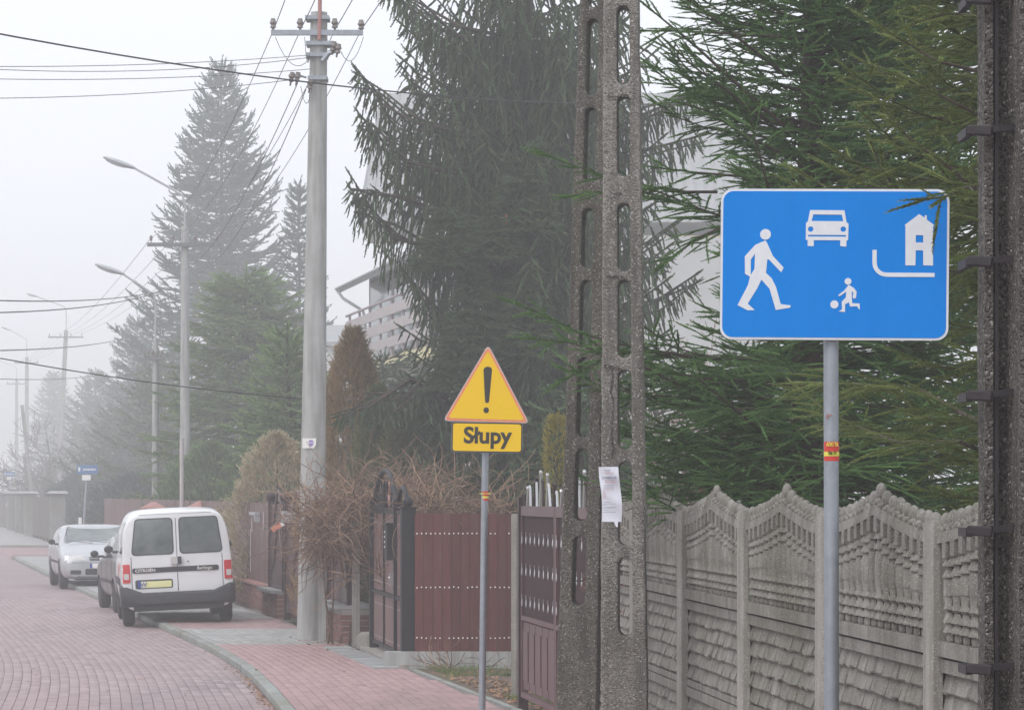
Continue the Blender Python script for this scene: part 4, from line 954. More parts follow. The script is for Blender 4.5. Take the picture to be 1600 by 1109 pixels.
for px, y, m_ in ((465, 124, 'porc'), (485, 135, 'lampg'), (456, 124, 'porc'), (528, 80, 'porc'), (521, 76, 'porc')): q = link('insulator', ins, sp_, (xx(px), -.2, zz(y+8))); q.rotation_euler = (.2, .2, 0)
MB().tube([(xx(480), -.14, zz(124)), (xx(466), -.16, zz(120)), (xx(455), -.18, zz(122))], .014, 6).tube([(xx(505), -.14, zz(98)), (xx(515), -.16, zz(86)), (xx(530), -.18, zz(80))], .04, 6).build('bracket', 'steel', sp_)
# small labels on the pole
q = thing('pole_sticker', 'small white sticker with a purple emblem on the round concrete street pole', 'sticker', at(484, 692, D4-.185))
MB().prism([(-.10, -.07), (.06, -.07), (.085, -.02), (.088, .065), (-.10, .065)], 0, .004).build('label_card', 'nail', q)
MB().prism([(.015-.035, .012), (.015+.04, .012), (.015+.03, .035), (.015, .045), (.015-.025, .035)], -.003, -.0005).build('emblem', 'purple', q)
MB().prism([(.015-.035, -.0), (.015+.04, -.0), (.015+.022, -.035), (.015, -.05), (.015-.02, -.035)], -.003, -.0005).build('emblem', 'purple', q)
# ------------------------------------------------------------ signs
def band(o, px, ya, yb, d, r, parent): pass
# yellow warning sign
DY = 26.4
ys = thing('warning_sign', 'yellow triangular warning sign with exclamation mark above a plate reading Słupy', 'road sign', (gx(757, DY)-.0, DY, PZ))
def yz(y): return 2.1+(HZ-y)*DY/F-PZ
def yx(px): return gx(px, DY)-ys.location.x
b = MB(); b.tube([(yx(753), .0, -.05), (yx(757), .0, yz(800)), (yx(760.5), .0, yz(580))], .032, 14); b.build('post', 'steel', ys, True)
def plate(parent, P2, y0, y1, m, nm): return MB().prism(P2, y0, y1).build(nm, m, parent)
tri = [(yx(763), yz(538)), (yx(692), yz(658)), (yx(827.5), yz(662))]
def inset(P, k):
    c = Vector((sum(p[0] for p in P)/3, sum(p[1] for p in P)/3)); return [tuple(c+(Vector(p)-c)*k) for p in P]
tp = thing; 
tr = plate(ys, rpoly(tri, .03), -.060, -.045, 'back', 'sign_plate')
plate(tr, rpoly(inset(tri, .985), .028), -.0625, -.0602, 'whitef', 'white_edge'); plate(tr, rpoly(inset(tri, .97), .026), -.0645, -.0627, 'redf', 'red_edge'); plate(tr, rpoly(inset(tri, .875), .018), -.0665, -.0647, 'yelf', 'yellow_face')
ex = []
def P(px, y): return (yx(px), yz(y))
ex = [P(755.5, 578), P(757.5, 574.5), P(762.5, 573), P(767.5, 574.8), P(769, 578.5), P(764.2, 628), P(762, 629.8), P(759.8, 629.8), P(758, 628)]
plate(tr, ex, -.0685, -.0667, 'blackf', 'exclamation_bar')
plate(tr, [(yx(759.8)+.027*math.cos(t)*.95, yz(641)+.027*math.sin(t)) for t in [k*PI/8 for k in range(16)]], -.0685, -.0667, 'blackf', 'exclamation_dot')
cx, cz, wp, hp = yx(761), yz(683.5), 111*DY/F, 47.5*DY/F
pl = plate(ys, rrect(wp, hp, .03, 4, cx, cz), -.060, -.045, 'back', 'sign_plate'); pl.rotation_euler = (0, math.radians(.9), 0); pl.location = (-cz*math.sin(math.radians(.9)), 0, cx*math.sin(math.radians(.9)))
plate(pl, rrect(wp-.006, hp-.006, .028, 4, cx, cz), -.062, -.0602, 'blackf', 'black_edge'); plate(pl, rrect(wp-.028, hp-.028, .022, 4, cx, cz), -.064, -.0622, 'yelf', 'yellow_face')
text('Słupy', .205, 'blackf', pl, (cx+.003, -.0648, cz+.012), weight=.0065, sx=1.0)
for y in (600, 690): MB().box((yx(761), -.03, yz(y)), (.10, .045, .03)).build('clamp', 'steel', ys)
def sticker(parent, cxp, ya, yb, d, r, locx, zf, wrap=1.3):
    b = MB(); z0_, z1_ = zf(yb), zf(ya); n_ = 10
    def sec(za, zb, m_, nm, dr):
        b = MB(); vs = []
        for i in range(n_+1):
            t = -PI/2-wrap+2*wrap*i/n_; vs += [(locx+(r+dr)*math.cos(t), (r+dr)*math.sin(t), za), (locx+(r+dr)*math.cos(t), (r+dr)*math.sin(t), zb)]
        b.add(vs, [(2*i, 2*i+2, 2*i+3, 2*i+1) for i in range(n_)]); return b.build(nm, m_, parent, True)
    s_ = sec(z0_, z1_, 'stick', 'taxi_sticker', .001); h = z1_-z0_
    sec(z0_+h*.25, z0_+h*.48, 'sticky', 'number_band', .0018).parent = s_
    return s_, h
st, h = sticker(ys, 757, 767, 782, DY, .0325, yx(758), yz)
text('RADIO TAXI', .018, 'sticky', st, (yx(758), -.0345, yz(771)), weight=.001)
# blue residential zone sign
DB = 11.3
bs = thing('residential_zone_sign', 'large blue residential zone sign with white walker, car, child and house on grey post', 'road sign', (gx(1299, DB), DB, PZ))
def bz(y): return 2.1+(HZ-y)*DB/F-PZ
def bx_(px): return gx(px, DB)-bs.location.x
MB().tube([(bx_(1299.5), .0, -.05), (bx_(1299), .0, bz(800)), (bx_(1298), .0, bz(310))], .0295, 20).build('post', 'steel', bs, True)
W_, H_ = 354*DB/F, 235*DB/F; CX, CZ = bx_(1301.5), bz(415)
face = link('sign_plate', MB().prism(rrect(W_, H_, .048, 6), -.008, .010).mesh('sign_plate', 'back'), bs, (CX, -.045, CZ)); face.rotation_euler = (0, math.radians(.55), math.radians(-4))
plate(face, rrect(W_-.002, H_-.002, .047, 6), -.0102, -.0083, 'whitef', 'white_border'); plate(face, rrect(W_-.020, H_-.020, .040, 6), -.0122, -.0104, 'bluef', 'blue_face')
fr = MB(); 
for y in (-.18, .18): fr.box((0, .018, y), (W_*.8, .014, .03))
fr.build('back_rail', 'steel', face)
def Q(zx, zy):   # zoomed crop coordinates of the photograph to sign face coordinates
    px = 1100+zx*400/1530; py = 270+zy*290/1109; u = (px-1301.5)*DB/F; v = (415-py)*DB/F
    v += (px-1301.5)*DB/F*math.tan(math.radians(.9)); return (u*1.005, v)
def concave(pts, nm, parent, y0=-.0142, y1=-.0124, m='whitef', holes=()):
    bm = bmesh.new(); es = []
    for lp in [pts]+list(holes):
        vs = [bm.verts.new((x, y0, z)) for x, z in lp]; es += [bm.edges.new((vs[i], vs[(i+1) % len(vs)])) for i in range(len(vs))]
    bmesh.ops.triangle_fill(bm, edges=es, use_beauty=True, use_dissolve=False)
    ex_ = bmesh.ops.extrude_face_region(bm, geom=list(bm.faces)); bmesh.ops.translate(bm, verts=[v for v in ex_['geom'] if isinstance(v, bmesh.types.BMVert)], vec=(0, y1-y0, 0)); bmesh.ops.recalc_face_normals(bm, faces=bm.faces)
    me = bpy.data.meshes.new(nm); bm.to_mesh(me); bm.free(); me.materials.append(MT[m]); return link(nm, me, parent)
def circ(zx, zy, r): return [Q(zx+r*math.cos(2*PI*k/24), zy+r*math.sin(2*PI*k/24)) for k in range(24)]
concave(circ(363, 371, 32), 'walker_head', face)
concave([Q(*p) for p in ((363, 407), (372, 420), (408, 500), (472, 570), (458, 598), (384, 520), (375, 520), (368, 600), (402, 632), (428, 685), (457, 787), (516, 795), (514, 808), (428, 822), (390, 695), (342, 640), (318, 690), (262, 782), (304, 820), (262, 822), (202, 790), (262, 672), (274, 622), (244, 604), (242, 500), (304, 432))], 'walker', face,
        holes=[[Q(*p) for p in ((278, 520), (278, 612), (300, 575), (302, 485))]])
concave([Q(*p) for p in ((625, 230), (827, 234), (840, 305), (852, 314), (850, 412), (840, 414), (840, 450), (804, 447), (804, 412), (648, 409), (648, 445), (612, 443), (612, 408), (601, 406), (601, 306), (612, 298))], 'car_symbol', face,
        holes=[[Q(*p) for p in ((644, 256), (812, 260), (820, 299), (634, 295))], circ(629, 343, 16), circ(821, 346, 16), [Q(*p) for p in ((614, 377), (838, 381), (838, 391), (614, 387))]])
concave([Q(*p) for p in ((1266, 262), (1298, 284), (1299, 270), (1311, 270), (1311, 296), (1356, 330), (1348, 334), (1350, 568), (1292, 566), (1292, 478), (1248, 476), (1246, 566), (1188, 565), (1186, 330), (1180, 327))], 'house_symbol', face,
        holes=[[Q(*p) for p in ((1247, 386), (1291, 388), (1291, 431), (1247, 430))]])
arcp = [(994, 471), (1019, 471), (1019, 535)]+[(1078-59*math.cos(t), 546+61*math.sin(t)) for t in [k*PI/12 for k in range(1, 6)]]+[(1090, 607), (1360, 612), (1360, 636), (1080, 632)]+[(1078-84*math.cos(t), 546+85*math.sin(t)) for t in [k*PI/12 for k in range(5, 0, -1)]]+[(994, 545)]
concave([Q(*p) for p in arcp], 'kerb_symbol', face)
concave(circ(852, 656, 20), 'child_head', face); concave(circ(773, 792, 24), 'ball_symbol', face)
concave([Q(*p) for p in ((856, 676), (886, 695), (903, 716), (900, 752), (890, 760), (880, 752), (884, 722), (875, 716), (875, 752), (878, 786), (922, 788), (922, 826), (906, 804), (866, 806), (858, 780), (836, 792), (836, 838), (798, 834), (818, 822), (816, 776), (840, 752), (842, 716), (814, 738), (798, 744), (796, 736), (832, 708))], 'child', face)
st, h = sticker(bs, 1299, 690, 720, DB, .0295, bx_(1299), bz)
text('ADIO TA', .022, 'sticky', st, (bx_(1299), -.0325, bz(694.5)), weight=.0008, sx=.52)
text('756 77', .016, 'needB', st, (bx_(1299), -.0325, bz(708)), weight=.0008, sx=.75)
for z in (1.2,): pass
q = MB().box((0, 0, 0), (.022, .002, .007)).box((-.008, 0, -.008), (.007, .002, .012)).build('label_scrap', 'cap', bs); q.location = (bx_(1294), -.030, bz(649))
for y in (380, 470): MB().box((bx_(1299), -.008, bz(y)), (.09, .05, .03)).build('clamp', 'steel', bs)
# ------------------------------------------------------------ cars
def lerp(a, b, t): return a+(b-a)*t
def make_car(kind, loc, heading, roll=0, label='', m='white', sp=None):
    """heading = direction of the front; local +y is forward"""
    root = thing(kind, label, 'car' if kind != 'parked_van' else 'van', loc, math.atan2(-heading[0], heading[1])); root.rotation_euler.y = roll
    w_, H, belt, zb, L, roof, whx, wr, cab = sp['w'], sp['H'], sp['belt'], sp['zb'], sp['L'], sp['roof'], sp['wheels'], sp['wr'], sp['cab']
    y0, y1 = -L/2, L/2
    def roofh(y):
        for (ya, ha), (yb, hb) in zip(roof, roof[1:]):
            if ya <= y <= yb: return lerp(ha, hb, (y-ya)/(yb-ya))
        return roof[0][1] if y < roof[0][0] else roof[-1][1]
    def beltz(y): return belt-.0*abs(y)
    ys = sorted(set([y0, y0+.03, y0+.12, y0+.35, y1-.5, y1-.22, y1-.07, y1]+[p[0] for p in roof]+[p[0]-.08 for p in roof[1:-1]]+[i*.35-1.4 for i in range(9)]))
    ys = [y for y in ys if y0 <= y <= y1]; rings = []
    for y in ys:
        h = roofh(y); e0 = (y-y0)/.25; e1 = (y1-y)/.45; tw = 1-sp.get('tr', .03)*max(0, 1-e0)**2-sp.get('tf', .14)*max(0, 1-e1)**2; ww = w_*tw
        zl = zb+.12*max(0, 1-(y-y0)/.3)**2*0+.05*max(0, 1-(y1-y)/.3)
        b_ = min(belt, h-.02) if h < belt+.04 else belt
        f = min(1, max(0, (h-belt)/(H-belt))); g = h-b_
        gl = [(.965*ww, b_+.22*g), (lerp(.90, cab[0], f)*ww, b_+.60*g), (lerp(.84, cab[1], f)*ww, b_+.88*g), (lerp(.72, cab[2], f)*ww, b_+.975*g), (.40*ww, b_+.997*g), (0, h)]
        if f < .15:
            gl = [(.95*ww, b_-.035+g*.3), (.88*ww, b_+.00+g*.5), (.76*ww, b_+.02+g*.7), (.60*ww, b_+.03+g*.85), (.32*ww, b_+.038+g*.95), (0, h+.02)]
        half = [(0, zl), (.70*ww, zl), (.90*ww, zl+.02), (.975*ww, zl+.14), (ww, lerp(zl, b_, .45)), (.995*ww, lerp(zl, b_, .75)), (.985*ww, b_-.03)]+gl
        rings.append([(x, y, z) for x, z in half]+[(-x, y, z) for x, z in half[-2:0:-1]])
    n = len(rings[0]); b = MB(); vs = [v for r in rings for v in r]
    fs = [(i*n+j, i*n+(j+1) % n, (i+1)*n+(j+1) % n, (i+1)*n+j) for i in range(len(ys)-1) for j in range(n)]+[tuple(range(n-1, -1, -1)), tuple((len(ys)-1)*n+j for j in range(n))]
    b.add(vs, fs); me0 = b.mesh('body', m, True)
    o = link('body', me0, None); sd = o.modifiers.new('s', 'SUBSURF'); sd.levels = 2; sd.render_levels = 2
    cutb = MB()
    for wy in whx: cutb.tube([(-3, wy, wr), (3, wy, wr)], wr*1.17, 24)
    cut = cutb.build('cutter', m); inner = MB().box((0, 0, H/2), (w_*1.28, L*.96, H*1.5)).build('inner', m)
    # wheel wells only near the sides
    bo = cut.modifiers.new('b', 'BOOLEAN'); bo.operation = 'DIFFERENCE'; bo.object = inner; bo.solver = 'EXACT'
    bb = o.modifiers.new('b', 'BOOLEAN'); bb.operation = 'DIFFERENCE'; bb.object = cut; bb.solver = 'EXACT'
    bpy.context.view_layer.update(); dg = bpy.context.evaluated_depsgraph_get(); me = bpy.data.meshes.new_from_object(o.evaluated_get(dg))
    for q in (o, cut, inner): bpy.data.objects.remove(q)
    me.polygons.foreach_set('use_smooth', [True]*len(me.polygons)); me.set_sharp_from_angle(angle=math.radians(35))
    body = link('body', me, root); me.name = 'body'; me.materials.clear(); me.materials.append(MT[m])
    bm = bmesh.new(); bm.from_mesh(me); bvh = BVHTree.FromBMesh(bm); bm.free()
    AX = {'rear': (Vector((1, 0, 0)), Vector((0, 0, 1)), Vector((0, 1, 0)), -5), 'front': (Vector((1, 0, 0)), Vector((0, 0, 1)), Vector((0, -1, 0)), -5),
          'left': (Vector((0, 1, 0)), Vector((0, 0, 1)), Vector((1, 0, 0)), -5), 'right': (Vector((0, 1, 0)), Vector((0, 0, 1)), Vector((-1, 0, 0)), -5), 'top': (Vector((1, 0, 0)), Vector((0, 1, 0)), Vector((0, 0, -1)), -5)}
    def patch(nm, side, P2, mm, off=.004, r=.03, par=None, rings_=5, k=4):
        U, V, D, st = AX[side]; P = rpoly(P2, r, k) if r else P2; c = Vector((sum(p[0] for p in P)/len(P), sum(p[1] for p in P)/len(P))); n_ = len(P); vs = []
        def cast(p, o_):
            org = U*p[0]+V*p[1]+D*st; h = bvh.ray_cast(org, D)
            return (h[0] if h[0] is not None else U*p[0]+V*p[1])-D*o_
        vs.append(cast(c, off))
        for q in range(1, rings_+1):
            for p in P: vs.append(cast(c+(Vector(p)-c)*(q/rings_), off))
        for p in P: vs.append(cast(c+(Vector(p)-c), -.012))
        fs = [(0, 1+i, 1+(i+1) % n_) for i in range(n_)]
        for q in range(rings_): fs += [(1+q*n_+i, 1+(q+1)*n_+i, 1+(q+1)*n_+(i+1) % n_, 1+q*n_+(i+1) % n_) for i in range(n_)]
        mb = MB().add(vs, fs); return mb.build(nm, mm, par or root, True, 50)
    def R4(x0, x1, za, zb_): return [(x0, za), (x1, za), (x1, zb_), (x0, zb_)]
    # wheels
    for wy in whx:
        for s in (-1, 1):
            xo = s*(w_-.10); tw_ = .185
            t = MB().lathe([(wr*.60, -tw_/2), (wr*.86, -tw_/2), (wr*.97, -tw_*.38), (wr, -tw_*.2), (wr, tw_*.2), (wr*.97, tw_*.38), (wr*.86, tw_/2), (wr*.60, tw_/2)], (0, 0, 0), 28, ax='x').mesh('tyre', 'rubber', True)
            wl = link('wheel', None, root, (xo, wy, wr)); link('tyre', t, wl)
            rm = MB(); rm.lathe([(wr*.61, -.03), (wr*.61, .055), (wr*.56, .07), (wr*.5, .045), (wr*.16, .05), (.001, .06)], (0, 0, 0), 24, ax='x')
            for k in range(5):
                a = 2*PI*k/5; rm.box((.058, math.cos(a)*wr*.33, math.sin(a)*wr*.33), (.02, wr*.14, wr*.40), Matrix.Rotation(a-PI/2, 3, 'X'))
            ro = rm.build('rim', sp.get('rimm', 'rim'), wl, True); ro.rotation_euler.z = 0 if s > 0 else PI
    MB().box((0, 0, zb+.02), (w_*1.25, L*.9, .06)).build('underbody', 'cplastic', root)
    return root, body, patch, R4
def mirror(root, s, x, y, z, m='cplastic'):
    MB().box((x+s*.02, y, z-.03), (.10, .05, .04)).ball((x+s*.13, y, z+.02), .5, 12, 8, (.15, .10, .125)).build('wing_mirror', m, root, True)
VAN = dict(w=.865, H=1.83, belt=1.06, zb=.26, L=4.10, roof=[(-2.05, 1.76), (-1.99, 1.80), (-1.5, 1.835), (0, 1.83), (.75, 1.78), (1.28, 1.12), (1.9, .86), (2.05, .66)], wheels=(-1.30, 1.39), wr=.31, cab=(.935, .84, .70), tr=.012)
vp = (gx(281, 46.7)-.12, 46.9)
van, body, patch, R4 = make_car('parked_van', (vp[0], vp[1], .035), (-.165, 1), math.radians(-2.6), 'white panel van with black bumper parked half on the pavement', 'white', VAN)
def dbl(nm, side, x0, x1, za, zb_, mm, off, r, par=None):  return patch(nm, side, R4(x0, x1, za, zb_), mm, off, r, par)
patch('bumper', 'rear', [(-.845, .36), (.845, .36), (.86, .70), (.80, .70), (.62, .52), (-.62, .52), (-.80, .70), (-.86, .70)], 'cplastic', .06, 0) if False else None
bmp = MB()
prof = [(-2.04, .32), (-2.150, .37), (-2.16, .50), (-2.14, .535), (-2.08, .54)]
bx = [-.90, -.885, -.80, -.55, 0, .55, .80, .885, .90]; vs = []
for x in bx:
    for (y, z) in prof: e = max(0, abs(x)-.72)/.17; vs.append((x, y+.10*e*e+(.4 if abs(x) > .895 else 0)*1, z if z < .5 else z+.10*min(1, max(0, abs(x)-.68)/.08)))
bmp.add(vs, [(i*5+j, (i+1)*5+j, (i+1)*5+j+1, i*5+j+1) for i in range(len(bx)-1) for j in range(4)]); bo_ = bmp.build('bumper', 'cplastic', van, True, 60); so = bo_.modifiers.new('t', 'SOLIDIFY'); so.thickness = .03; so.offset = -1
MB().box((0, -1.98, .31), (1.4, .14, .12)).build('bumper_lower', 'cplastic', van)
for (a, b_) in ((-.74, -.045), (.045, .72)):
    k = -1 if a < 0 else 1
    o1 = [(a+.03 if k < 0 else a, 1.12), (b_, 1.12) if k < 0 else (b_, 1.12), (b_-.0 if k < 0 else b_-.07, 1.69), (a+.11 if k < 0 else a, 1.69)]
    gk = patch('window_gasket', 'rear', o1, 'cplastic', .006, .07)
    c_ = Vector((sum(p[0] for p in o1)/4, sum(p[1] for p in o1)/4)); patch('rear_window', 'rear', [tuple(c_+(Vector(p)-c_)*.945) for p in o1], 'cglass', .010, .06, gk)
patch('door_seam', 'rear', R4(-.006, .006, .55, 1.79), 'seam', .004, 0); patch('door_seam', 'rear', R4(-.70, .70, 1.745, 1.752), 'seam', .003, 0)
patch('door_seam', 'rear', R4(-.715, -.705, .60, 1.10), 'seam', .003, 0); patch('door_seam', 'rear', R4(.695, .705, .60, 1.10), 'seam', .003, 0)
st_ = patch('trim_strip', 'rear', R4(-.70, .64, .845, .925), 'cplastic', .012, .03)
for k, (a, b_) in enumerate(((-.865, -.735), (.725, .855))):
    tl = patch('tail_light', 'rear', R4(a, b_, .70, .99), 'tail', .014, .02); patch('indicator_lens', 'rear', R4(a+.03, b_-.02, .755, .845), 'tailc', .018, .01, tl)
patch('plate_recess', 'rear', R4(-.66, -.08, .60, .74), 'board' if False else 'seam', .004, .03)
pp_ = patch('number_plate', 'rear', R4(-.62, -.10, .615, .715), 'plate', .014, .01); patch('euro_band', 'rear', R4(-.62, -.575, .615, .715), 'euro', .017, 0, pp_); patch('plate_white', 'rear', R4(-.574, -.50, .617, .713), 'nail', .016, 0, pp_)
text('W', .095, 'ink', pp_, (-.535, -2.075, .665), weight=.003)
text('CITROËN', .064, 'nail', st_, (-.50, -2.082, .884), weight=.0015, sx=1.15); text('Berlingo', .07, 'nail', st_, (.42, -2.082, .886), weight=.0005)
MB().box((-.02, -2.075, 1.02), (.16, .03, .11)).build('door_handle', 'tailc', van); MB().box((.035, -2.09, 1.02), (.06, .03, .12)).build('door_handle', 'cplastic', van)
MB().ball((.17, -2.06, 1.0), .012, 8, 5).build('lock', 'cplastic', van)
for s, sd in ((-1, 'left'), (1, 'right')):
    patch('side_window', sd, [(.15, 1.13), (1.12, 1.13), (.72, 1.66), (.15, 1.66)], 'cglassd', .005, .05); patch('side_window', sd, [(-1.75, 1.14), (-.75, 1.14), (-.75, 1.64), (-1.70, 1.64)], 'cglassd', .005, .05)
    patch('side_strip', sd, R4(-1.0, 1.05, .62, .74), 'cplastic', .012, .02); patch('sill_strip', sd, R4(-2.0, -1.70, .36, .66), 'cplastic', .012, .02)
    mirror(van, s, s*.85, .95, 1.16)
patch('windscreen', 'front', [(-.66, 1.2), (.66, 1.2), (.56, 1.68), (-.56, 1.68)], 'cglassd', .005, .05); patch('bonnet_grille', 'front', R4(-.35, .35, .55, .66), 'cplastic', .006, .03)
for s in (-1, 1): patch('headlight', 'front', R4(min(s*.45, s*.72), max(s*.45, s*.72), .60, .74), 'tailc', .006, .04)
# silver saloon facing the camera
SAL = dict(w=.865, H=1.40, belt=.92, zb=.22, L=4.5, roof=[(-2.25, .86), (-2.1, .98), (-1.45, 1.02), (-.85, 1.36), (-.2, 1.40), (.25, 1.385), (1.02, .98), (1.9, .80), (2.17, .70), (2.25, .60)], wheels=(-1.32, 1.38), wr=.315, cab=(.93, .83, .70), tf=.16, tr=.10)
d_ = 64.6
sal, body, patch, R4 = make_car('parked_saloon', (gx(151, 62)-.47, d_+.1, .0), (.235, -1), 0, 'silver saloon car facing the camera, farthest of the three parked cars', 'silver', SAL)
gk = patch('windscreen_gasket', 'front', [(-.74, .99), (.74, .99), (.60, 1.35), (-.60, 1.35)], 'cplastic', .004, .06); patch('windscreen', 'front', [(-.71, 1.0), (.71, 1.0), (.58, 1.34), (-.58, 1.34)], 'cglass', .008, .05, gk)
for s in (-1, 1):
    hl = patch('headlight', 'front', [(s*.33, .63), (s*.82, .62), (s*.80, .74), (s*.42, .755)][::s], 'tailc', .010, .03); patch('indicator_lens', 'front', [(s*.70, .63), (s*.81, .63), (s*.79, .735), (s*.70, .74)][::s], 'sticky' if False else 'nail', .014, .01, hl)
    patch('fog_recess', 'front', R4(min(s*.45, s*.68), max(s*.45, s*.68), .34, .43), 'cplastic', .006, .02)
    mirror(sal, s, s*.84, .72, 1.0)
gr = patch('grille', 'front', R4(-.27, .27, .64, .72), 'cplastic', .010, .02); patch('grille_bar', 'front', R4(-.26, .26, .675, .685), 'shiny', .016, 0, gr); patch('badge', 'front', R4(-.05, .05, .65, .71), 'shiny', .02, .01, gr)
patch('air_intake', 'front', R4(-.36, .36, .33, .46), 'cplastic', .006, .03); patch('bumper_gap', 'front', R4(-.80, .80, .585, .60), 'seam', .004, 0); patch('bumper_gap', 'front', R4(-.83, .83, .27, .30), 'seam', .006, 0)
pp_ = patch('number_plate', 'front', R4(-.26, .26, .475, .575), 'nail', .02, .01); patch('euro_band', 'front', R4(.215, .26, .475, .575), 'euro', .024, 0, pp_)
for a in (-.35, .1): MB().tube([(a, 1.12, 1.0), (a+.35, 1.06, 1.03), (a+.55, 1.02, 1.04)], .008, 4).build('wiper', 'cplastic', sal)
for s, sd in ((-1, 'left'), (1, 'right')):
    patch('side_window', sd, [(-.05, .97), (.78, .97), (.22, 1.31), (-.05, 1.33)], 'cglassd', .005, .03); patch('side_window', sd, [(-1.05, .98), (-.12, .97), (-.12, 1.33), (-.72, 1.31)], 'cglassd', .005, .03)
    for y in (-1.0, -.09, .88): patch('door_seam', sd, R4(y-.004, y+.004, .32, .93), 'seam', .003, 0)
    patch('side_strip', sd, R4(-1.0, 1.0, .56, .61), 'seam', .01, .02)
for s, sd in ((-1, 'rear'),): 
    patch('rear_window', 'rear', [(-.62, 1.05), (.62, 1.05), (.55, 1.32), (-.55, 1.32)], 'cglassd', .005, .04)
    for k in (-1, 1): patch('tail_light', 'rear', R4(min(k*.5, k*.75), max(k*.5, k*.75), .72, .84), 'tail', .006, .03)
# dark hatchback between them
HAT = dict(w=.81, H=1.41, belt=.93, zb=.22, L=3.75, roof=[(-1.87, .90), (-1.80, 1.0), (-1.45, 1.30), (-.9, 1.39), (-.1, 1.41), (.2, 1.37), (.9, .98), (1.6, .82), (1.8, .70), (1.87, .58)], wheels=(-1.17, 1.2), wr=.29, cab=(.93, .83, .70))
hat, body, patch, R4 = make_car('parked_hatchback', (-6.50, 51.95, .01), (-.25, 1), math.radians(-2), 'small dark grey hatchback almost hidden between the white van and the silver car', 'dark', HAT)
for s, sd in ((-1, 'left'), (1, 'right')):
    patch('side_window', sd, [(-.12, .98), (.66, .98), (.18, 1.32), (-.12, 1.34)], 'cglass', .005, .03); patch('side_window', sd, [(-1.1, .98), (-.18, .98), (-.18, 1.34), (-.95, 1.28)], 'cglass', .005, .03)
    patch('side_strip', sd, R4(-.85, .85, .52, .58), 'cplastic', .01, .02); mirror(hat, s, s*.80, .62, 1.0)
    for y in (-.98, -.15, .75): patch('door_seam', sd, R4(y-.004, y+.004, .32, .93), 'seam', .003, 0)
    patch('tail_light', 'rear', R4(min(s*.28, s*.42), max(s*.28, s*.42), .72, .84), 'tail', .006, .03); patch('headlight', 'front', R4(min(s*.4, s*.66), max(s*.4, s*.66), .60, .72), 'tailc', .006, .03)
patch('rear_window', 'rear', [(-.58, 1.0), (.58, 1.0), (.5, 1.28), (-.5, 1.28)], 'cglassd', .005, .05); patch('bumper', 'rear', R4(-.76, .76, .30, .52), 'cplastic', .03, .04); patch('number_plate', 'rear', R4(-.25, .25, .60, .70), 'nail', .01, .01); patch('windscreen', 'front', [(-.62, 1.02), (.62, 1.02), (.52, 1.33), (-.52, 1.33)], 'cglass', .005, .05)
patch('grille', 'front', R4(-.25, .25, .55, .64), 'cplastic', .006, .02)
# ------------------------------------------------------------ houses
def prism_xy(b, P, z0, z1):
    n = len(P); vs = [(x, y, z0) for x, y in P]+[(x, y, z1) for x, y in P]; b.add(vs, [tuple(range(n-1, -1, -1)), tuple(range(n, 2*n))]+[(i, (i+1) % n, (i+1) % n+n, i+n) for i in range(n)])
# cream house with the steep grey roof behind the hanging spruce
DH = 118; s_ = DH/F
def hx(px): return (px-800)*s_
def hzz(py): return EYE+(HZ-py)*s_
HX = hx(850); hs = thing('cream_house', 'large cream house with a steep pale grey roof and chimney, hazy behind the hanging spruce', 'house', (HX, DH, 0))
xl, xr = hx(650)-HX, hx(1210)-HX; ze = hzz(368)
MB().b2((xl, 0, -.1), (xr, 9, ze)).build('wall', 'wallc', hs)
rl0, rl1, rr = hx(560)-HX, hx(590)-HX, hx(1250)-HX; zr = hzz(129); ze2 = hzz(330)
b = MB(); b.add([(rl0, -.6, ze2-.5), (rr, -.6, ze2-.5), (rr-.6, 3.2, zr), (rl1, 3.2, zr), (rl0, 9.6, ze2-.5), (rr, 9.6, ze2-.5), (rr-.6, 5.5, zr), (rl1, 5.5, zr)], [(0, 1, 2, 3), (3, 2, 6, 7), (7, 6, 5, 4), (0, 3, 7, 4), (1, 5, 6, 2), (0, 4, 5, 1)]); rf = b.build('roof', 'roofg', hs)
for i in range(44):
    t = i/43; P0 = Vector((lerp(rl0, rr, t), -.63, ze2-.5)); P1 = Vector((lerp(rl1, rr-.6, t), 3.17, zr)); MB().tube([P0, P1], .04, 4).build('sheet_rib', 'roofg', rf)
MB().b2((hx(975)-HX, 3.4, zr-.5), (hx(1006)-HX, 4.6, hzz(112))).b2((hx(973)-HX, 3.3, hzz(112)), (hx(1008)-HX, 4.7, hzz(108))).build('chimney', 'cap', rf)
for (pa, pb, ya, yb) in ((1008, 1082, 402, 475), (700, 780, 402, 480), (1105, 1170, 402, 475), (1062, 1112, 486, 560), (860, 930, 410, 480)):
    w0 = MB().b2((hx(pa)-HX, -.06, hzz(yb)), (hx(pb)-HX, .0, hzz(ya))).build('window', 'frame', hs)
    n_ = 2
    for k in range(n_): xa = lerp(hx(pa), hx(pb), k/n_)-HX+.1; xb = lerp(hx(pa), hx(pb), (k+1)/n_)-HX-.1; MB().b2((xa, -.075, hzz(yb)+.12), (xb, -.062, hzz(ya)-.12)).build('pane', 'glassh', w0)
MB().b2((hx(1040)-HX, -1.2, hzz(486)), (hx(1160)-HX, 0, hzz(480))).build('balcony_slab', 'frame', hs)
bl = MB().tube([(hx(1072)-HX, -1.1, hzz(464)), (hx(1160)-HX, -1.1, hzz(464))], .04, 6).build('balcony_rail', 'frame', hs)
for k in range(8): MB().tube([(hx(1072+12*k)-HX, -1.1, hzz(464)), (hx(1072+12*k)-HX, -1.1, hzz(484))], .025, 5).build('baluster', 'frame', hs)
